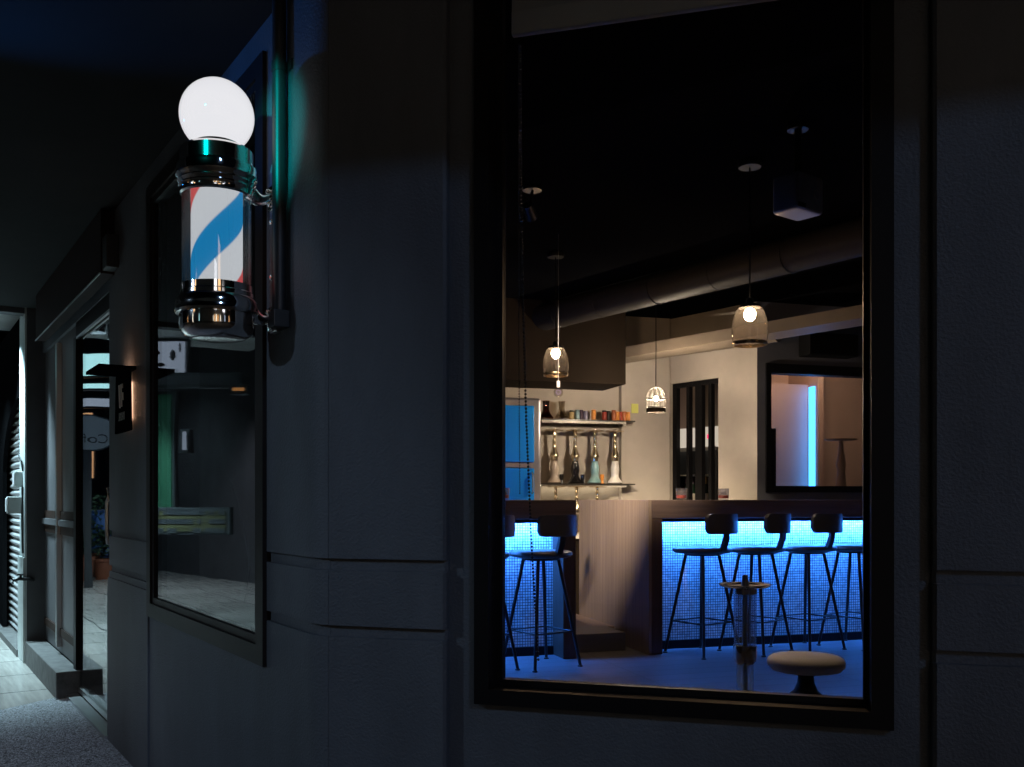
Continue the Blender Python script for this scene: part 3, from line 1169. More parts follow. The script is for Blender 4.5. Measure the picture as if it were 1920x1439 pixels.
cr = counter('bar_counter', 'longer dark wood bar section with five stools, its blue lit front of fine square net', 0, 3.0, 0)
cl_ = counter('bar_counter', 'shorter dark wood bar section at the window edge, ending in a rounded post', -3.2, -.57, 1)
bm = NB()
box(bm, FB, -1.7, -1.15, .625, .64, .985, 1.0)  # unseen strip added to throw blue onto the fridge
obj('fill_strip', bm, 'fill_blue', cl_)
bm = NB()
rbox(bm, FB, -.022, -.0005, 0, 1.4, FLOOR, 1.147, .003)
obj('end_panel', bm, 'walnut_pale', cr)
bm = NB()
box(bm, FB, 0, .55, .621, 1.4, 1.10, 1.147)
obj('return_top', bm, 'walnut_band', cr)
bm = NB()
box(bm, FB, 0.45, .55, .621, 1.4, FLOOR, 1.099)
obj('return_back', bm, 'walnut', cr)

t = thing('floor_step', 'low step of chequered steel plate in the gap between the bar sections', 'step', FB.p(-.3, .5, FLOOR))
bm = NB()
rbox(bm, FB, -.56, -.10, .235, .62, FLOOR, .182, .004)
obj('tread', bm, 'tread_steel', t)
bm = NB()
box(bm, FB, -.56, -.025, .621, 2.3, FLOOR, .175)
obj('platform', bm, 'walnut_band', t)
# back counter against the wall
t = thing('back_counter', 'pale worktop cabinet along the wall behind the bar', 'counter', FB.p(-.1, 2.1, FLOOR))
bm = NB()
box(bm, FB, -1.2, .7, 1.78, 2.3998, FLOOR, .80)
obj('cabinet', bm, 'bulkhead_brown', t)
bm = NB()
rbox(bm, FB, -1.2, .72, 1.75, 2.3998, .801, .84, .004)
obj('worktop', bm, 'shelf_edge', t)

# ------------------------------------------------------------------ bar stools
ST = thing('bar_stool', 'slim bar stool before the shorter bar section, its back turned to the window', 'bar stool', (0, 0, 0), 'bar stools along the bar')
SH = .715     # seat underside above floor
bm = NB()
prof = [(0, SH), (.15, SH), (.185, SH + .008), (.198, SH + .022), (.196, SH + .036), (.180, SH + .046), (.12, SH + .050), (0, SH + .052)]
lathe(bm, (0, 0, 0), prof, 32)
for v in bm.verts:       # squarish seat, a little longer than wide
    r = math.hypot(v.co.x, v.co.y)
    if r > .01:
        a = math.atan2(v.co.y, v.co.x)
        k = 1 + .07 * (abs(math.sin(2 * a)))
        v.co.x *= k
        v.co.y *= k
obj('seat', bm, 'stool_leather', ST, smooth=50)
bm = NB()
# gently curved backrest with round corners: the stool faces +x, so it stands at -x
w, hh, rc, zc_ = .155, .070, .034, SH + .215
cols = []
for i in range(25):
    y = -w + 2 * w * i / 24
    e = max(0, abs(y) - (w - rc))
    hz = hh - rc + math.sqrt(max(1e-8, rc * rc - e * e))
    x = -.235 + .055 * (y / w) ** 2
    cols.append([bm.verts.new((x + dx, y, zc_ + q * hz)) for dx in (-.014, .014) for q in (-1, 1)])
for a, b in zip(cols, cols[1:]):
    for i, j in ((0, 1), (1, 3), (3, 2), (2, 0)):
        bm.faces.new((a[i], a[j], b[j], b[i]))
bm.faces.new((cols[0][0], cols[0][1], cols[0][3], cols[0][2]))
bm.faces.new((cols[-1][0], cols[-1][1], cols[-1][3], cols[-1][2]))
obj('backrest', bm, 'stool_leather', ST, smooth=40)
bm = NB()
slabF = Frame((0, 0), (1, 0), (0, 1))
slab(bm, slabF, [(-.165, SH + .0), (-.12, SH - .008), (-.185, SH + .05), (-.212, SH + .12), (-.216, SH + .25), (-.240, SH + .25), (-.236, SH + .11), (-.205, SH + .03)], -.022, .022)
obj('back_post', bm, 'stool_steel', ST)
tops = []
for k in range(4):
    a = R(45 + 90 * k)
    bm = NB()
    p0 = Vector((.115 * math.cos(a), .115 * math.sin(a), SH))
    p1 = Vector((.262 * math.cos(a), .262 * math.sin(a), .008))
    tube(bm, [p0, p1], .0125, 10, r2=.0105)
    lathe(bm, (p1.x, p1.y, 0), [(.018, 0), (.018, .006), (.010, .012)], 12)
    obj('leg', bm, 'stool_steel', ST, smooth=50)
    f = .225 / SH
    q = p0 + (p1 - p0) * (1 - f)
    tops.append(q)
bm = NB()
for k in range(4):
    tube(bm, [tops[k], tops[(k + 1) % 4]], .006, 8)
obj('footrest', bm, 'stool_steel', ST, smooth=50)
bm = NB()
lathe(bm, (0, 0, 0), [(.10, SH - .014), (.13, SH - .014), (.13, SH - .0005), (.10, SH - .0005)], 24)
obj('seat_plate', bm, 'stool_steel', ST, smooth=40)
FACE = R(128)
stool_pos = [((.192, 6.375), 'bar stool pushed up to the shorter bar section beside its end post'),
             ((-.225, 6.20), 'bar stool at the shorter bar section mostly hidden by the window edge')]
labs = ['bar stool nearest the end panel of the longer bar section', 'second bar stool from the end panel of the longer bar section, behind the water pipe',
        'third bar stool from the end panel of the longer bar section', 'bar stool cut off by the window edge, last along the longer bar section']
for i, s in enumerate((0.0, .43, .862, 1.27)):
    stool_pos.append(((1.36 + .958 * s, 6.86 + .286 * s), labs[i]))
for i, ((x, y), lb) in enumerate(stool_pos):
    loc = (x, y, FLOOR)
    rz = FACE + R((-3, 5, -2, 5, -6, 2)[i])
    if i == 0:
        ST.location = loc
        ST.rotation_euler = (0, 0, rz)
        ST['label'] = lb
    else:
        dup(ST, loc, lb, rz)

# round pedestal stool by the window
c = ray(1511, 1240, 4.55)
t = thing('pedestal_stool', 'low round stool with white cushion on a black hourglass pedestal', 'stool', (c.x, c.y, FLOOR))
bm = NB()
zs = c.z - .012 - FLOOR
lathe(bm, (c.x, c.y, FLOOR), [(0, zs - .035), (.12, zs - .036), (.160, zs - .028), (.177, zs - .010), (.180, zs + .008), (.174, zs + .024), (.155, zs + .036), (.11, zs + .043), (0, zs + .046)], 48)
obj('cushion', bm, 'cushion_white', t, smooth=60)
bm = NB()
lathe(bm, (c.x, c.y, FLOOR), [(.045, zs - .0365), (.036, zs - .06), (.040, zs - .09), (.055, zs - .125), (.082, zs - .15), (.085, zs - .155)], 32)
lathe(bm, (c.x, c.y, FLOOR), [(.0, 0), (.15, 0), (.15, .02), (.11, .05), (.098, zs - .20), (.096, zs - .156), (.0, zs - .1555)], 32)
obj('pedestal', bm, 'bar_black', t, smooth=40)


# ------------------------------------------------------------------ hookahs
def jar_profile(bm, c, prof, n=28):
    lathe(bm, c, prof, n)


# tall glass hookah by the window
c = ray(1397, 1100, 4.05)
c.z = FLOOR
t = thing('hookah', 'tall clear glass water pipe with chrome tray standing by the window', 'hookah', c)
zt = ray(1397, 1100, 4.05).z - FLOOR
bm = NB()
lathe(bm, c, [(.0, zt - .004), (.04, zt - .006), (.095, zt - .002), (.108, zt + .006), (.112, zt + .010), (.109, zt + .011), (.094, zt + .004), (.02, zt + .001), (.0, zt + .001)], 48)
obj('tray', bm, 'chrome', t, smooth=50)
bm = NB()
lathe(bm, c, [(.017, zt + .0015), (.015, zt + .02), (.011, zt + .045), (.009, zt + .048), (0, zt + .048)], 20)
obj('bowl_stem', bm, 'trim_steel', t, smooth=40)
bm = NB()
lathe(bm, c, [(.044, zt - .0065), (.050, zt - .008), (.050, zt - .030), (.044, zt - .032)], 36)
obj('top_ring', bm, 'chrome', t, smooth=40)
bm = NB()
lathe(bm, c, [(.0465, zt - .245), (.0465, zt - .0325), (.0435, zt - .0325), (.0435, zt - .245)], 36, cap=False)
obj('glass_column', bm, 'hookah_glass', t, smooth=40)
bm = NB()
lathe(bm, c, [(.011, zt - .246), (.011, zt - .0325)], 16)
obj('centre_stem', bm, 'trim_steel', t, smooth=40)
bm = NB()
for k in range(5):
    a = 2 * math.pi * k / 5 + .3
    tube(bm, [c + Vector((.026 * math.cos(a), .026 * math.sin(a), zt - .246)), c + Vector((.026 * math.cos(a), .026 * math.sin(a), zt - .0325))], .0035, 8)
obj('inner_tubes', bm, 'hookah_glass', t, smooth=40)
bm = NB()
lathe(bm, c, [(.044, zt - .246), (.049, zt - .247), (.049, zt - .300), (.046, zt - .312), (.030, zt - .330), (.02, zt - .333)], 36)
obj('metal_heart', bm, 'chrome', t, smooth=40)
bm = NB()
lathe(bm, c, [(.033, zt - .322), (.036, zt - .36), (.034, zt - .45), (.036, zt - .52), (.07, zt - .60), (.10, zt - .68), (.105, .02), (.095, .0), (0, .0)], 36, cap=False)
obj('vase', bm, 'frosted_tube', t, smooth=60)
bm = NB()
lathe(bm, c, [(.010, .06), (.010, zt - .3335)], 14)
obj('down_stem', bm, 'trim_steel', t, smooth=50)

SHL, SHU = 1.30, 1.90
for z, lab in ((SHU, 'upper wall shelf holding vases and coloured jars behind the bar'), (SHL, 'lower wall shelf carrying four water pipes behind the bar')):
    t = thing('wall_shelf', lab, 'shelf', FB.p(.37, 2.3, z - .03), 'shelves on the back wall')
    bm = NB()
    box(bm, FB, -.11, .846, 2.19, 2.3997, z - .012, z)
    obj('board', bm, 'shelf_dark', t)
    bm = NB()
    box(bm, FB, -.09, .76, 2.205, 2.225, z - .034, z - .0125)
    obj('edge_strip', bm, 'shelf_edge', t)
    if z == SHL:
        bm = NB()
        box(bm, FB, -.09, .75, 2.33, 2.35, z - .022, z - .0125)
        obj('light_strip', bm, 'shelf_strip', t)


def hookah(s, d, z, mats, label, group, vase_only=None, sc=1.0):
    c = FB.p(s, d, z + .001)
    t = thing('hookah', label, 'hookah', c, group)
    bm = NB()
    pv = [(0, .001), (.068, .001), (.074, .010), (.066, .022), (.044, .048), (.034, .075), (.037, .10), (.042, .13), (.041, .155), (.033, .185), (.029, .20), (.030, .212)]
    lathe(bm, c, [(r * sc, h * sc) for r, h in pv], 28)
    obj('vase', bm, mats[0], t, smooth=60)
    bm = NB()
    ps = [(.027, .2125), (.029, .222), (.029, .245), (.038, .252), (.038, .262), (.030, .282), (.020, .305), (.014, .325), (.017, .332), (.013, .34), (.013, .375), (.016, .382), (.012, .39), (.012, .43),
          (.015, .437), (.011, .445), (.012, .478), (.018, .482), (.009, .488), (.008, .515), (0, .516)]
    lathe(bm, c, [(r * sc * (1.3 if h > .29 else 1.15), h * sc) for r, h in ps], 24)
    obj('stem', bm, 'gold_pale', t, smooth=45)
    bm = NB()
    lathe(bm, c, [(.010, .4885 * sc), (.03, .489 * sc), (.085, .494 * sc), (.092, .500 * sc), (.090, .502 * sc), (.030, .494 * sc), (.010, .492 * sc)], 36)
    obj('tray', bm, 'gold_pale', t, smooth=45)
    if len(mats) > 1:
        bm = NB()
        lathe(bm, FB.p(s + .055, d - .05, z + .001), [(0, .03), (.014, .03), (.018, .05), (.020, .085), (.017, .086), (0, .08)], 16)
        lathe(bm, FB.p(s + .055, d - .05, z + .001), [(0, .0), (.02, .0), (.014, .015), (.01, .03)], 16)
        obj('clay_bowl', bm, mats[1], t, smooth=50)
    return t


hs = [.065, .270, .468, .670]
hookah(hs[0], 2.29, SHL, ('vase_sand', 'jar_black'), 'golden water pipe with sand coloured vase and black bowl on the lower shelf', 'water pipes on the lower shelf')
hookah(hs[1], 2.28, SHL, ('vase_black', 'vase_black'), 'golden water pipe with glossy black vase on the lower shelf', 'water pipes on the lower shelf')
hookah(hs[2], 2.28, SHL, ('vase_teal', 'orange_plastic'), 'golden water pipe with turquoise vase and orange bowl on the lower shelf', 'water pipes on the lower shelf')
hookah(hs[3], 2.27, SHL, ('vase_white',), 'golden water pipe with white vase on the lower shelf', 'water pipes on the lower shelf')
under = ['half hidden water pipe on the back worktop below the sand coloured one', 'half hidden water pipe on the back worktop below the glossy black one',
         'half hidden water pipe on the back worktop below the turquoise one']
for s, lb in zip((.055, .262, .468), under):
    hookah(s, 2.22, .84, ('clear_vase',), lb, 'water pipes on the back worktop', sc=.86)

# vases and jars on the upper shelf
for s, m, lab in ((-.02, 'amber_vase', 'empty amber glass vase on the upper shelf'), (.135, 'clear_vase', 'empty clear glass vase on the upper shelf')):
    bm = NB()
    c = FB.p(s, 2.28, SHU + .001)
    lathe(bm, c, [(0, 0), (.066, 0), (.072, .012), (.062, .028), (.042, .055), (.031, .085), (.029, .13), (.034, .170), (.036, .172), (.031, .172), (.026, .13), (.028, .085), (.038, .055), (.058, .03), (0, .012)], 32, cap=False)
    tag(obj('glass_vase', bm, m, smooth=60), lab, 'vase', 'glass vases on the upper shelf')
jl = [('jar_mustard', .228, 'mustard'), ('jar_teal', .285, 'grey teal'), ('jar_plum', .322, 'plum'), ('jar_lilac', .372, 'lilac grey'), ('jar_orange', .452, 'bright orange'),
      ('jar_red', .560, 'dark red and black'), ('jar_black', .605, 'black'), ('jar_rust', .655, 'rust'), ('jar_orange', .69, 'orange'), ('jar_red', .725, 'red'), ('jar_rust', .765, 'rust brown'), ('jar_orange', .80, 'pale orange')]
jlab = ['mustard yellow jar beside the clear glass vase on the upper shelf', 'grey teal jar between the mustard and plum jars on the upper shelf', 'dark plum jar between the teal and lilac jars on the upper shelf',
        'lilac grey jar beside the single bright orange jar on the upper shelf', 'bright orange jar standing last in the first cluster on the upper shelf', 'dark red jar starting the second cluster on the upper shelf',
        'black jar between the dark red and rust jars on the upper shelf', 'rust coloured jar beside the black jar on the upper shelf', 'orange jar between the rust and red jars of the second cluster',
        'red jar in the middle of the second cluster on the upper shelf', 'rust brown jar last but one on the upper shelf', 'orange jar at the very end of the upper shelf']
for (m, s, _), lb in zip(jl, jlab):
    c = FB.p(s, 2.27 + random.uniform(-.01, .01), SHU + .001)
    t = thing('jar', lb, 'jar', c, 'jars on the upper shelf')
    h = random.uniform(.082, .10)
    bm = NB()
    lathe(bm, c, [(0, 0), (.021, 0), (.023, .004), (.023, h - .02), (.019, h - .012)], 20)
    obj('body', bm, m, t, smooth=40)
    bm = NB()
    lathe(bm, c, [(.021, h - .0115), (.022, h - .010), (.022, h), (.019, h + .003), (0, h + .003)], 20)
    obj('lid', bm, m if random.random() < .6 else 'jar_black', t, smooth=40)
bm = NB()
rbox(bm, FB, .865, .935, 2.318, 2.3298, 1.985, 2.075, .003)  # small flat yellow patch on the pilaster
tag(obj('yellow_patch', bm, 'patch_yellow'), 'small yellow card fixed to the wall past the upper shelf', 'note')


# tumblers on the bar
def tumbler(s, d, label):
    c = FB.p(s, d, 1.148)
    t = thing('tumbler', label, 'glass', c, 'tumblers on the bar')
    bm = NB()
    lathe(bm, c, [(0, 0), (.036, 0), (.040, .004), (.042, .085), (.0395, .085), (.0375, .012), (0, .010)], 28, cap=False)
    obj('glass', bm, 'tumbler', t, smooth=50)
    bm = NB()
    lathe(bm, c, [(0, .0105), (.0368, .0125), (.0378, .034), (0, .034)], 24)
    obj('drink', bm, 'drink_red', t, smooth=50)
    bm = NB()
    for k in range(3):
        a = k * 2.1 + s
        F = Frame((c.x + .014 * math.cos(a), c.y + .014 * math.sin(a)), (math.cos(a), math.sin(a)), (-math.sin(a), math.cos(a)))
        rbox(bm, F, -.012, .012, -.012, .012, c.z + .028 + .006 * k, c.z + .052 + .006 * k, .003)
    obj('ice', bm, 'tumbler', t)


tumbler(.352, .24, 'whisky glass with red drink on the bar in front of the steel screen')
tumbler(.700, .24, 'whisky glass with red drink on the bar before the plain beige wall')
tumbler(-1.03, .22, 'whisky glass with red drink on the shorter bar section by the blue fridge')

# ------------------------------------------------------------------ fridges
t = thing('steel_fridge', 'glossy blue fridge with steel edge standing behind the shorter bar section', 'fridge', FB.p(-.7, 2.0, FLOOR))
bm = NB()
rbox(bm, FB, -1.3, -.262, 1.69, 2.35, FLOOR, 2.03, .03, 4)
obj('cabinet', bm, 'fridge_steel', t, smooth=40)
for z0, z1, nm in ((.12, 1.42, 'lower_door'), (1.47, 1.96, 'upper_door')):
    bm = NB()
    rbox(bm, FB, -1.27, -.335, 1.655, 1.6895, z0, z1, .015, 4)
    obj('door', bm, 'steel_blue_light', t, smooth=40)
bm = NB()
rbox(bm, FB, -1.27, -.36, 1.66, 1.6895, 1.425, 1.465, .006)
obj('door_trim', bm, 'fridge_steel', t)
bm = NB()
tube(bm, [FB.p(-.36, 1.655, 1.20), FB.p(-.36, 1.63, 1.22), FB.p(-.36, 1.63, 1.36), FB.p(-.36, 1.655, 1.38)], .008, 8)
obj('handle', bm, 'trim_steel', t, smooth=50)

t = thing('drinks_fridge', 'black drinks cooler with lit header and bottles behind the steel screen', 'fridge', FS.p(.1, .45, FLOOR))
A0, A1, D0, D1 = -.24, .42, .25, .65
bm = NB()
box(bm, FS, A0, A1, D1 - .03, D1, FLOOR, 1.66)
for s in (A0, A1 - .04):
    box(bm, FS, s, s + .04, D0, D1 - .0301, FLOOR, 1.66)
box(bm, FS, A0 + .041, A1 - .041, D0, D1 - .031, FLOOR, .5)
obj('body', bm, 'fridge_body', t)
bm = NB()
box(bm, FS, A0, A1, D0, D1, 1.668, 1.86)
hd = obj('header', bm, 'header_white', t)
bm = NB()
box(bm, FS, .335, .40, D0 - .006, D0 - .0005, 1.745, 1.785)
obj('display', bm, 'display_blue', hd)
bm = NB()
box(bm, FS, .305, .33, D0 - .006, D0 - .0005, 1.745, 1.785)
obj('digits', bm, 'display_red', hd)
bm = NB()
box(bm, FS, .178, .205, D0 - .006, D0 - .0005, 1.75, 1.78)
obj('indicator', bm, 'lamp_orange', hd)
bm = NB()
box(bm, FS, A0, A1, D0 - .012, D0 - .0005, 1.63, 1.666)
obj('metal_rail', bm, 'trim_steel', t)
for z in (.84, 1.10, 1.40):
    bm = NB()
    box(bm, FS, A0 + .042, A1 - .042, D0 + .03, D1 - .032, z - .012, z)
    obj('shelf', bm, 'shelf_edge', t)
bl = ['first dark wine bottle from the hinge side of the drinks cooler', 'second dark wine bottle from the hinge side of the drinks cooler', 'dark bottle with golden foil neck in the drinks cooler',
      'dark bottle beside the golden foil bottle in the drinks cooler', 'dark bottle by the far side of the drinks cooler']
for i, s in enumerate((-.11, -.02, .15, .245, .33)):
    c = FS.p(s, .40, 1.101)
    t = thing('bottle', bl[i], 'bottle', c, 'bottles in the drinks cooler')
    bm = NB()
    lathe(bm, c, [(0, 0), (.034, 0), (.036, .006), (.036, .15), (.030, .175), (.014, .20), (.013, .26)], 20)
    obj('glass', bm, 'bottle_green', t, smooth=50)
    bm = NB()
    lathe(bm, c, [(.0138, .2), (.0150, .262), (.0150, .275), (0, .275)], 16)
    obj('foil', bm, 'foil_gold' if i == 2 else 'jar_plum', t, smooth=50)
    bm = NB()
    lathe(bm, c, [(.0365, .04), (.0365, .11)], 20, cap=False)
    obj('paper_label', bm, 'bottle_label', t, smooth=50)

# hookah silhouette in the side room
c = FR.p(1.315, .62, 0)
bm = NB()
t = thing('hookah', 'brown water pipe standing in the room behind the inner window', 'hookah', (c.x, c.y, FLOOR))
lathe(bm, (c.x, c.y, FLOOR), [(0, 0), (.16, 0), (.17, .02), (.05, .08), (.04, .80), (.10, .84), (.10, .95), (.085, 1.1), (.05, 1.25), (.035, 1.38), (.05, 1.44), (.022, 1.60), (.022, 1.70), (0, 1.70)], 28)
obj('body', bm, 'vase_brown', t, smooth=50)
bm = NB()
lathe(bm, (c.x, c.y, FLOOR), [(.02, 1.685), (.15, 1.69), (.155, 1.70), (.02, 1.695)], 32)
obj('tray', bm, 'vase_brown', t, smooth=50)
bm = NB()
rbox(bm, FR, .30, .415, .35, .5, FLOOR, 1.82, .01)
tag(obj('tall_speaker', bm, 'bar_black'), 'tall black box standing just inside the inner window', 'speaker')

# ------------------------------------------------------------------ ceiling things
def pendant(u, Y, zl, label, kind='jar'):
    p = ray(u, 0, Y)
    c = Vector((p.x, p.y, zl))
    t = thing('pendant_lamp', label, 'pendant lamp', c, 'pendant lamps over the bar')
    bm = NB()
    lathe(bm, (c.x, c.y, 2.885), [(.055, .034), (.062, .024), (.062, .012), (.058, 0), (0, 0)], 32)
    obj('ceiling_rose', bm, 'iron_black', t, smooth=40)
    bm = NB()
    tube(bm, [(c.x, c.y, 2.885), (c.x, c.y, zl + .215)], .004, 8)
    obj('cord', bm, 'iron_black', t)
    bm = NB()
    lathe(bm, c, [(.0565, .196), (.0575, .203), (.05, .212), (.02, .220), (.018, .245), (.008, .25)], 28, cap=False)
    obj('socket', bm, 'iron_black', t, smooth=40)
    bm = NB()
    lathe(bm, c, [(.088, .02), (.093, .045), (.094, .085), (.090, .125), (.078, .165), (.066, .190), (.060, .196), (.058, .195), (.064, .188), (.076, .164), (.088, .125), (.092, .085), (.091, .045), (.086, .021)], 40, cap=False)
    obj('glass_shade', bm, 'lamp_glass', t, smooth=60)
    bm = NB()
    lathe(bm, c, [(.083, .019), (.090, .0195), (.091, .008), (.088, .0), (.080, .0), (.080, .012)], 40, cap=False)
    obj('rim', bm, 'brass', t, smooth=40)
    bm = NB()
    ball(bm, (c.x, c.y, zl + .162), .030, 20, (1, 1, 1.15))
    obj('bulb', bm, 'bulb_warm', t, smooth=180)


pendant(1042, 6.88, 2.035, 'glowing clear glass jar pendant hanging over the shorter bar section')
pendant(1406, 5.02, 1.955, 'glowing clear glass jar pendant hanging before the inner window wall')

# cage lamp behind the bar
c = FB.p(.582, 1.17, 0)
c.z = 1.885
t = thing('cage_lamp', 'bright white wire bird cage pendant in front of the back wall', 'pendant lamp', c, 'pendant lamps over the bar')
bm = NB()
tube(bm, [(c.x, c.y, 2.919), (c.x, c.y, c.z + .215)], .004, 8)
obj('cord', bm, 'iron_black', t)
bm = NB()
lathe(bm, c, [(.076, 0), (.080, .0), (.080, .035), (.076, .035)], 36, cap=False)
obj('base_band', bm, 'bulkhead_brown', t, smooth=40)
bm = NB()
for z in (.0, .042, .11):
    pts = [(c.x + .082 * math.cos(2 * math.pi * i / 32), c.y + .082 * math.sin(2 * math.pi * i / 32), c.z + z) for i in range(32)]
    tube(bm, pts, .003, 8, closed=True)
for k in range(10):
    a = 2 * math.pi * k / 10
    pts = [(c.x + r * math.cos(a), c.y + r * math.sin(a), c.z + z) for r, z in ((.080, .0), (.080, .11), (.077, .145), (.064, .178), (.040, .202), (.012, .212))]
    tube(bm, pts, .0018, 6)
obj('wire_cage', bm, 'white_wire', t, smooth=60)
bm = NB()
ball(bm, (c.x, c.y, c.z + .115), .017, 20)
obj('bulb', bm, 'bulb_white', t, smooth=180)

# ceiling spotlight washing the end panel
c = Vector((.115, 5.44, 2.74))
aim = FB.p(0, .58, 1.36)
dv = (aim - c).normalized()
t = thing('spotlight', 'small black ceiling spotlight aimed at the end panel of the longer bar section', 'spotlight', c)
bm = NB()
lathe(bm, (c.x, c.y, 2.90), [(.055, .019), (.055, .0), (0, 0)], 24)
tube(bm, [(c.x, c.y, 2.90), c - dv * .06], .008, 8)
obj('mount', bm, 'iron_black', t)
bm = NB()
tube(bm, [c - dv * .10, c - dv * .006], .028, 20, r2=.034)
obj('can', bm, 'iron_black', t, smooth=40)
li = bpy.data.lights.new('bar_spot', 'SPOT')
li.energy = 1500
li.color = (1.0, .78, .55)
li.spot_size = R(38)
li.spot_blend = 1.0
li.shadow_soft_size = .02
lo_ = bpy.data.objects.new('bar_spot', li)
COL.objects.link(lo_)
lo_.parent = t
lo_.rotation_euler = (-dv).to_track_quat('Z', 'Y').to_euler()

# small bulb with a ring of points
c = ray(1047, 736, 6.4)
t = thing('hanging_bulb', 'small clear hanging bulb with a ring of violet light points', 'bulb', c)
bm = NB()
ball(bm, c, .032, 20)
obj('glass', bm, 'clear_vase', t, smooth=180)
bm = NB()
tube(bm, [c + Vector((0, 0, .033)), c + Vector((0, 0, .075))], .012, 12)
tube(bm, [c + Vector((0, 0, .075)), Vector((c.x, c.y, 2.919))], .0015, 6)
obj('socket', bm, 'fridge_steel', t)
bm = NB()
for k in range(8):
    a = 2 * math.pi * k / 8
    ball(bm, c + Vector((.014 * math.cos(a), -.008, .014 * math.sin(a))), .0028, 8)
obj('light_points', bm, 'led_dot', t)

# ducts
bm = NB()
a0, a1 = Vector((.05, 8.87, 2.77)), Vector((3.2, 4.45, 2.77))
tube(bm, [a0, a1], .118, 28)
for k in (.22, .45, .68):
    q = a0.lerp(a1, k)
    dv = (a1 - a0).normalized()
    tube(bm, [q - dv * .012, q + dv * .012], .1215, 28)
t1 = obj('air_duct', bm, 'duct_paint', smooth=40)
tag(t1, 'long round grey air duct crossing under the black ceiling', 'duct', 'round air ducts')
for k in (.12, .34, .57, .8):
    q = a0.lerp(a1, k)
    bm = NB()
    sx = dv.cross(Vector((0, 0, 1))).normalized()
    hp = [q + sx * (.122 * math.cos(R(a))) + Vector((0, 0, .122 * math.sin(R(a)))) for a in range(110, 431, 20)]
    tube(bm, hp, .004, 6)
    tube(bm, [q + Vector((0, 0, .122)), Vector((q.x, q.y, 2.919))], .004, 6)
    obj('hanger', bm, 'iron_black', t1)
bm = NB()
a0, a1 = Vector((1.30, 9.30, 2.585)), Vector((2.28, 8.22, 2.585))
tube(bm, [a0, a1], .085, 24)
for k in (.18, .5):
    q = a0.lerp(a1, k)
    dv = (a1 - a0).normalized()
    tube(bm, [q - dv * .006, q + dv * .006], .0875, 24)
tag(obj('air_duct', bm, 'duct_beige', smooth=40), 'short beige round duct above the doorway with the steel screen', 'duct', 'round air ducts')

# projector
c = ray(1496, 370, 4.55)
t = thing('projector', 'white box projector hanging from the ceiling, its underside catching blue light', 'projector', c)
FP = Frame((c.x, c.y), (math.cos(R(38)), math.sin(R(38))), (-math.sin(R(38)), math.cos(R(38))))
bm = NB()
rbox(bm, FP, -.10, .10, -.075, .075, c.z - .085, c.z + .09, .02, 3)
obj('body', bm, 'projector_shell', t, smooth=40)
bm = NB()
q = FP.p(.04, -.0755, c.z)
lens = [q + Vector((FP.a.x * .022 * math.cos(a), FP.a.y * .022 * math.cos(a), .022 * math.sin(a))) for a in [2 * math.pi * i / 20 for i in range(20)]]
tube(bm, lens, .003, 6, closed=True)
obj('lens_ring', bm, 'fridge_steel', t)
bm = NB()
box(bm, FP, -.102, -.05, -.08, -.0745, c.z - .078, c.z - .058)
obj('badge', bm, 'bar_black', t)
bm = NB()
tube(bm, [(c.x, c.y, c.z + .09), (c.x, c.y, 2.919)], .018, 12)
lathe(bm, (c.x, c.y, 2.90), [(.05, .019), (.05, .0), (0, 0)], 20)
obj('ceiling_mount', bm, 'iron_black', t)
# black speaker on the inner wall
bm = NB()
rbox(bm, FR, .42, .93, -.18, -.0005, 2.44, 2.64, .012)
t = obj('wall_speaker', bm, 'bar_black')
tag(t, 'wide black speaker mounted on the wall above the inner window', 'speaker')

# ------------------------------------------------------------------ the street that the side glass mirrors
def facing(p, Y=1.0):
    """frame at p, its face turned to the mirrored eye"""
    eye = mirror(Vector((0, 0, EYE)), .05)
    n = Vector((p.x - eye.x, p.y - eye.y)).normalized()
    return Frame((p.x, p.y), (n.y, -n.x), n)


def mpos(u, v, Y, d=.058):
    return mirror(ray(u, v, Y), d)


# shop front opposite: lit fascia board, awning, wall
def panel(name, u0, u1, v0, v1, Y, m, label, cat, thick=.12, parts=None, bord='post_dark'):
    """upright board seen in the glass between the given bearings"""
    a, b = mpos(u0, v1, Y), mpos(u1, v1, Y)
    z0, z1 = ray(0, v1, Y).z, ray(0, v0, Y).z
    d = Vector((b.x - a.x, b.y - a.y))
    ln = d.length
    d.normalize()
    n = Vector((-d.y, d.x))
    if n.dot(Vector((a.x + 2, a.y - 6))) < 0:
        n = -n
    F = Frame((a.x, a.y), d, n)
    t = thing(name, label, cat, F.p(ln / 2, 0, max(0, z0)))
    bm = NB()
    box(bm, F, 0, ln, .012, thick, z0, z1)
    obj('casing', bm, bord, t)
    bm = NB()
    box(bm, F, .03, ln - .03, 0, .0115, z0 + .03, z1 - .03)
    obj('face', bm, m, t)
    return t, F, ln, z0, z1


panel('light_box', 120, 206, 660, 708, 15.5, 'lightbox_cyan', 'pale cyan lit fascia board of the shop opposite, mirrored in the door', 'light box')
panel('light_box', 110, 206, 716, 732, 14.8, 'lightbox_cyan', 'thin cyan light strip below the fascia board opposite, mirrored in the door', 'light box')  # awning strip, its brightness put in as glow
panel('light_box', 110, 212, 744, 766, 15.2, 'lightbox_white', 'low white light board over the shop window opposite, mirrored in the door', 'light box')  # pale banner, its brightness put in as glow
panel('shop_window', 130, 178, 772, 900, 17.5, 'shop_warm', 'warm lit shop window opposite, mirrored in the glass door', 'window')
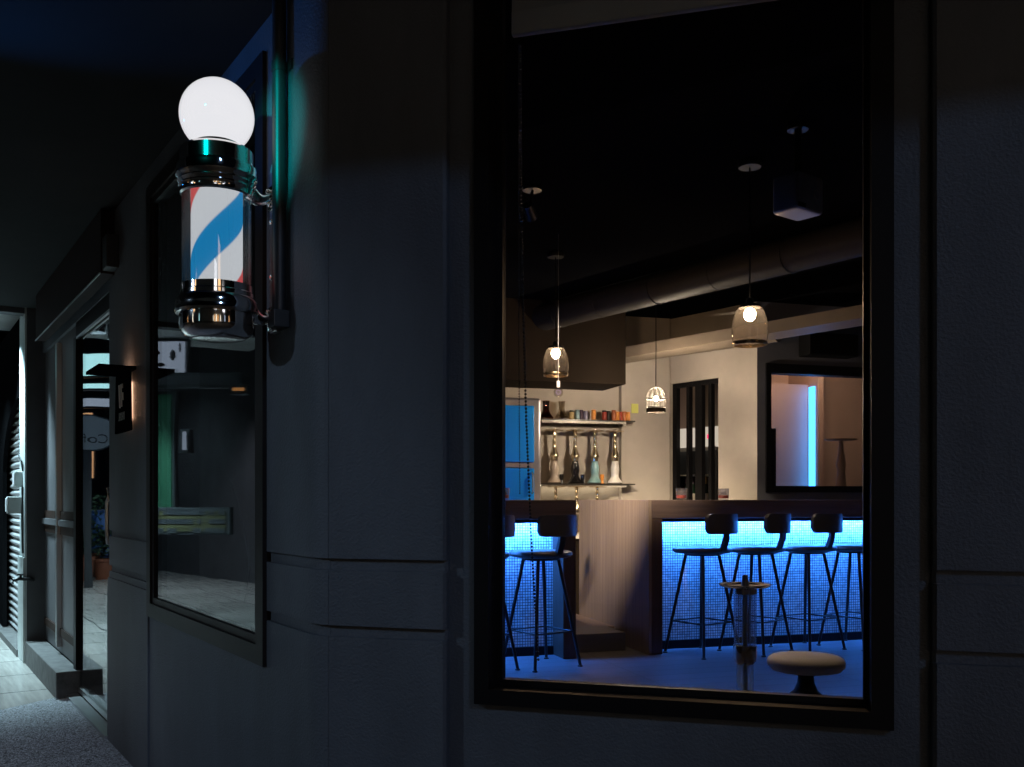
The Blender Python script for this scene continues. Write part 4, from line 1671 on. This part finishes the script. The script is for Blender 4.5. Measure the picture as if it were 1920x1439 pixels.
# oval cafe board on its post
p = mpos(165, 812, 12.5)
F = facing(p)
t = thing('cafe_sign', 'grey oval cafe board on a dark post, mirrored in the glass door', 'sign', (p.x, p.y, 0))
bm = NB()
pts = [(.36 * math.cos(2 * math.pi * i / 40), p.z + .24 * math.sin(2 * math.pi * i / 40)) for i in range(40)]
slab(bm, F, pts, .0, .05)
bd = obj('board', bm, 'post_dark', t)
bm = NB()
pts = [(.34 * math.cos(2 * math.pi * i / 40), p.z + .222 * math.sin(2 * math.pi * i / 40)) for i in range(40)]
slab(bm, F, pts, -.012, -.0005)
obj('face', bm, 'sign_face', bd)
letters('Coffee', .17, F, 0, -.0135, p.z - .08, 'lettering', 'post_dark', bd, depth=.003, flip=False)
bm = NB()
box(bm, F, -.05, .05, .01, .05, 0, p.z - .235)
obj('post', bm, 'post_dark', t)
# pots, plants, barrel
for u, v, Y, w, h, m, lab, cat, nm in ((155, 1070, 13.6, .16, .34, 'terracotta', 'orange planter with a leafy shrub by the cafe board', 'planter', 'planter'),
                                       (197, 1078, 13.9, .15, .30, 'terracotta', 'red pot standing beside the blue barrel', 'pot', 'planter'),
                                       (172, 1070, 14.4, .17, .36, 'terracotta', 'brown planter with a tall shrub between the pots opposite', 'planter', 'planter')):
    p = mpos(u, v, Y)
    t = thing(nm, lab, cat, (p.x, p.y, 0), 'planters across the arcade')
    bm = NB()
    lathe(bm, (p.x, p.y, 0), [(0, 0), (w * .75, 0), (w, h - .04), (w * 1.1, h - .04), (w * 1.1, h), (w * .9, h), (w * .85, h - .05), (0, h - .05)], 24)
    obj('pot', bm, m, t, smooth=40)
    bm = NB()
    for k in range(420):
        a = random.uniform(0, 2 * math.pi)
        rr = random.uniform(0, .34) * (1.0 if lab[0] != 'r' else .5)
        z = h + random.uniform(0.02, .85 if lab[0] != 'r' else .4)
        q = Vector((p.x + rr * math.cos(a), p.y + rr * math.sin(a), z))
        d1 = Vector((random.uniform(-1, 1), random.uniform(-1, 1), random.uniform(-.4, .8))).normalized() * random.uniform(.04, .09)
        d2 = d1.cross(Vector((random.uniform(-1, 1), random.uniform(-1, 1), 1))).normalized() * .022
        f = [bm.verts.new(q), bm.verts.new(q + d1 * .5 + d2), bm.verts.new(q + d1), bm.verts.new(q + d1 * .5 - d2)]
        bm.faces.new(f)
    obj('foliage', bm, 'plant_green', t)
p = mpos(196, 1060, 14.6)
t = thing('water_barrel', 'tall blue plastic barrel behind the red pot, mirrored in the glass door', 'barrel', (p.x, p.y, 0))
bm = NB()
lathe(bm, (p.x, p.y, 0), [(0, 0), (.24, 0), (.25, .03), (.25, .3), (.265, .32), (.25, .34), (.25, .62), (.265, .64), (.25, .66), (.25, .92), (.22, .96)], 32)
obj('body', bm, 'barrel_blue', t, smooth=40)
bm = NB()
lathe(bm, (p.x, p.y, 0), [(.225, .961), (.235, .962), (.235, .99), (0, 1.0)], 32)
obj('lid', bm, 'barrel_blue', t, smooth=40)

# signs mirrored in the side window
t, F, ln, z0, z1 = panel('light_box', 300, 372, 636, 706, 9.5, 'lightbox_white', 'pale blue lit shop sign with dark brush marks, mirrored in the side window', 'light box')
bm = NB()
for sx, zz, a, b in ((.2, .62, .10, .06), (.62, .55, .09, .13), (.30, .30, .14, .05), (.8, .75, .03, .12)):
    pts = [(sx * ln + a * ln * .8 * math.cos(2 * math.pi * i / 16) * (1 + .25 * math.sin(3 * i)), z0 + (z1 - z0) * (zz + 1.1 * b * math.sin(2 * math.pi * i / 16))) for i in range(16)]
    slab(bm, F, pts, -.012, -.0008)
obj('brush_marks', bm, 'post_dark', t)
panel('awning_board', 296, 470, 700, 728, 9.0, 'far_wall', 'long grey awning board across the street, mirrored in the side window', 'awning')
panel('light_box', 450, 484, 722, 740, 8.8, 'plate_orange', 'small orange lit plate at the end of the awning board', 'light box')
panel('signboard', 300, 351, 735, 965, 9.2, 'green_paint', 'tall dark green shop panel, mirrored in the side window', 'panel')
panel('light_box', 358, 373, 806, 850, 10.5, 'lightbox_white', 'narrow blue lit window beside the green shop panel', 'light box')
t, F, ln, z0, z1 = panel('notice_board', 312, 452, 952, 1003, 8.4, 'notice_yellow', 'low board of yellow notices, mirrored in the side window', 'notice board')
bm = NB()
for r_ in range(3):
    for c_ in range(15):
        if random.random() < .8:
            s = ln * (c_ + .6) / 16
            z = z0 + (z1 - z0) * (r_ + .35) / 3
            box(bm, F, s - .028, s + .02, -.008, -.0008, z - .012, z + .03)
obj('dark_blocks', bm, 'post_dark', t)

# far walls behind those
bm = NB()
a = mpos(60, 900, 19)
b = mpos(530, 900, 11.5)
dv = Vector((b.x - a.x, b.y - a.y)).normalized()
nv = Vector((-dv.y, dv.x))
if nv.dot(Vector((-1, -.2))) < 0:
    nv = -nv
Fo = Frame((a.x, a.y), dv, nv)
box(bm, Fo, -4, 14, .6, .9, 0, 6)
OB = thing('opposite_building', 'grey rendered building across the arcade, mirrored in the side glass', 'building', Fo.p(5, .7, 0))
obj('wall', bm, 'far_wall', OB)

# ------------------------------------------------------------------ lamps out of the frame
def batten(name, c, ax, ln, m, label, power=None):
    ax = Vector((ax[0], ax[1])).normalized()
    F = Frame((c[0], c[1]), ax, (-ax.y, ax.x))
    t = thing(name, label, 'tube light', c)
    bm = NB()
    rbox(bm, F, -ln / 2 - .03, ln / 2 + .03, -.03, .03, c[2] + .025, c[2] + .065, .005)
    obj('batten', bm, 'white_plastic', t)
    bm = NB()
    tube(bm, [F.p(-ln / 2, 0, c[2]), F.p(ln / 2, 0, c[2])], .014, 12)
    obj('tube', bm, m, t, smooth=60)
    return t




def spot(name, c, aim, watts, col, size, blend, label):
    c, aim = Vector(c), Vector(aim)
    t = thing(name, label, 'spotlight', c)
    dv = (aim - c).normalized()
    bm = NB()
    tube(bm, [c - dv * .12, c - dv * .004], .03, 20, r2=.036)
    obj('can', bm, 'iron_black', t, smooth=40)
    bm = NB()
    tube(bm, [c - dv * .08, Vector((c.x, c.y, SOF - .004))], .008, 8)
    obj('arm', bm, 'iron_black', t)
    li = bpy.data.lights.new('coloured_spot', 'SPOT')
    li.energy = watts
    li.color = col
    li.spot_size = R(size)
    li.spot_blend = blend
    li.shadow_soft_size = .02
    lo_ = bpy.data.objects.new('coloured_spot', li)
    COL.objects.link(lo_)
    lo_.parent = t
    lo_.rotation_euler = (-dv).to_track_quat('Z', 'Y').to_euler()


spot('spotlight', (-1.10, 1.35, 2.38), (-.655, 2.61, 2.12), 115, (0.0, .88, .84), 18, .7, 'small black spotlight throwing green light on the wall beside the barber pole')
spot('spotlight', (-3.40, 1.20, 2.30), (-.95, 2.95, .80), 82, (.52, .74, 1.0), 50, .6, 'small black spotlight throwing pale light over the side wall and its window')
spot('spotlight', (-2.20, 2.92, 2.16), (-.62, 2.60, 2.50), 30, (0.02, .26, 1.0), 46, .95, 'small black spotlight throwing blue light up the corner wall')

for cc, pw, sz, lab in ((Vector((*mirror(ray(176, 560, 7.3), .058)[:2], 2.42)), 420, 100, 'white downlight hung over the tiles outside the glass door'),
                        (Vector((*mirror(ray(178, 560, 10.2), .058)[:2], 3.35)), 680, 110, 'white downlight hung over the tiles near the potted plants'),
                        (Vector((*mirror(ray(178, 560, 13.2), .058)[:2], 3.95)), 190, 110, 'white downlight hung before the shops opposite the door'),
                        (FL.p(5.25, -.55, 2.55), 300, 96, 'white downlight under the arcade ceiling just past the pillar'),
                        (FL.p(6.3, -.70, 2.55), 330, 96, 'white downlight under the arcade ceiling by the roller shutter'),
                        (mirror(ray(400, 640, 12.0), .058), 260, 110, 'white downlight hung over the street opposite the side window'),
                        (FL.p(2.75, -1.45, 2.36), 75, 118, 'white downlight under the soffit above the pebble pavement')):
    t = thing('downlight', lab, 'downlight', cc)  # all unseen; those labelled added only brighten tiles, street and paving
    bm = NB()
    lathe(bm, cc, [(.088, .0), (.088, .16), (.0, .16)], 24, cap=False)
    obj('can', bm, 'iron_black', t, smooth=40)
    bm = NB()
    tube(bm, [cc + Vector((0, 0, .16)), cc + Vector((0, 0, 1.0))], .006, 8)
    obj('cord', bm, 'iron_black', t)
    li = bpy.data.lights.new('down_spot', 'SPOT')
    li.energy = pw
    li.color = (.80, .88, 1.0) if pw in (75, 260) else (.58, .88, 1.0)
    li.spot_size = R(sz)
    li.spot_blend = .5
    li.shadow_soft_size = .05
    lo_ = bpy.data.objects.new('down_spot', li)
    COL.objects.link(lo_)
    lo_.parent = t
    lo_.location = (0, 0, .085)

# lit facade across the street, behind the camera
t = thing('street_building', 'pale rendered building across the street, washed by a floodlight', 'building', (0, -5.6, 0))
bm = NB()
box(bm, FW, -14, 12, -6.2, -5.2, -.02, 5.5)
obj('wall', bm, 'bar_wall', t)
t = thing('floodlight', 'ground floodlight turned to the building across the street', 'floodlight', (2.6, -2.7, 0))  # unseen lamp added so the chrome mirrors a brighter facade
bm = NB()
tube(bm, [(2.6, -2.7, -.01), (2.6, -2.7, .12)], .02, 10)
box(bm, FW, 2.5, 2.7, -2.78, -2.70, .12, .26)
obj('housing', bm, 'iron_black', t)
li = bpy.data.lights.new('facade_fill', 'SPOT')
li.energy = 55
li.color = (.9, .88, .85)
li.spot_size = R(96)
li.spot_blend = .6
li.shadow_soft_size = .05
lo_ = bpy.data.objects.new('facade_fill', li)
COL.objects.link(lo_)
lo_.parent = t
lo_.location = (0, -.10, .2)
lo_.rotation_euler = Vector((0, 1, -.30)).to_track_quat('Z', 'Y').to_euler()

# unseen lit panels added behind the camera for the chrome to mirror
for i, (x, y, z, w, h, m, lab) in enumerate(((.05, -4.5, 1.4, .10, 1.7, 'glow_cream', 'narrow cream light strip beside the amber strip across the street'), (.55, -4.3, 1.4, .16, 1.9, 'glow_amber', 'amber light strip facing the corner across the street'),
                                             (1.1, -4.3, 1.4, .22, 1.9, 'glow_cream', 'wider cream light strip across the street'), (1.75, -4.4, 1.4, .16, 1.9, 'lamp_orange', 'orange light column across the street'),
                                             (2.7, -4.3, 1.4, .18, 1.9, 'glow_cream', 'cream light strip beyond the orange column'), (4.6, -3.8, 1.5, .5, 1.9, 'lightbox_white', 'pale blue lit shop window across the street'),
                                             (6.4, -2.8, 1.5, .2, 1.9, 'glow_amber', 'amber light strip at the far corner of the street'),
                                             (-6.6, -1.0, 1.5, .3, 2.1, 'glow_cream', 'cream lit poster box at the street corner'), (-5.2, -3.4, 1.6, .2, 1.8, 'lightbox_cyan', 'cyan lit poster box at the street corner'),
                                             (-8.4, 1.0, 1.5, .35, 2.0, 'glow_amber', 'amber lit poster box by the arcade edge'),
                                             (.9, -4.9, 3.3, 1.1, .5, 'glow_board_white', 'white lit shop sign above the strips across the street'), (2.6, -4.9, 3.6, 1.2, .6, 'glow_board_amber', 'amber lit shop sign above the strips across the street'),
                                             (4.6, -4.6, 3.2, 1.3, .5, 'glow_board_white', 'white lit shop sign over the pale blue window'), (-7.4, -2.2, 3.2, 1.2, .6, 'glow_board_amber', 'amber lit shop sign at the street corner'))):
    t = thing('chrome_light', lab, 'light box', (x, y, z - h / 2))
    bm = NB()
    box(bm, FW, x - w / 2 - .05, x + w / 2 + .05, y - .16, y - .001, z - h / 2 - .05, z + h / 2 + .05)
    obj('casing', bm, 'post_dark', t)
    bm = NB()
    box(bm, FW, x - w / 2, x + w / 2, y, y + .01, z - h / 2, z + h / 2)
    obj('face', bm, m, t)

# ------------------------------------------------------------------ world, moonlight, camera
w = bpy.data.worlds.new('World')
S.world = w
w.use_nodes = True
nt = w.node_tree
bg = nt.nodes.get('Background') or nt.nodes.new('ShaderNodeBackground')
sky = nt.nodes.new('ShaderNodeTexSky')
sky.sky_type = 'NISHITA'
sky.sun_disc = False
SUN_DIR = Vector((.476, -.879, .62)).normalized()     # towards the light
sky.sun_elevation = R(-6)
sky.sun_rotation = math.atan2(SUN_DIR.x, SUN_DIR.y)
nt.links.new(sky.outputs[0], bg.inputs[0])
bg.inputs[1].default_value = 0.02
sl = bpy.data.lights.new('street_moonlight', 'SUN')
sl.energy = 0.38
sl.angle = R(3.5)
sl.color = (0.34, 0.57, 1.0)
so = bpy.data.objects.new('street_moonlight', sl)
COL.objects.link(so)
so.location = (6, -10, 9)
so.rotation_euler = SUN_DIR.to_track_quat('Z', 'Y').to_euler()

cam = bpy.data.cameras.new('camera')
co = bpy.data.objects.new('camera', cam)
COL.objects.link(co)
co.location = (0, 0, EYE)
co.rotation_euler = (R(90), 0, 0)
cam.sensor_fit = 'HORIZONTAL'
cam.sensor_width = 36
cam.lens = 36 * FPX / 1920
cam.shift_y = (HOR - 719.5) / 1920
cam.clip_start = .02
cam.clip_end = 300
S.camera = co

S.view_settings.view_transform = 'Standard'
S.view_settings.look = 'None'
S.view_settings.exposure = 0
S.view_settings.gamma = 1
S.render.engine = 'CYCLES'
cy = S.cycles
cy.use_denoising = True
try:
    cy.denoiser = 'OPENIMAGEDENOISE'
except Exception:
    pass
cy.max_bounces = 8
cy.diffuse_bounces = 3
cy.glossy_bounces = 5
cy.transmission_bounces = 4
cy.transparent_max_bounces = 24
cy.sample_clamp_indirect = 4
cy.caustics_reflective = False
cy.caustics_refractive = False
cy.use_light_tree = True
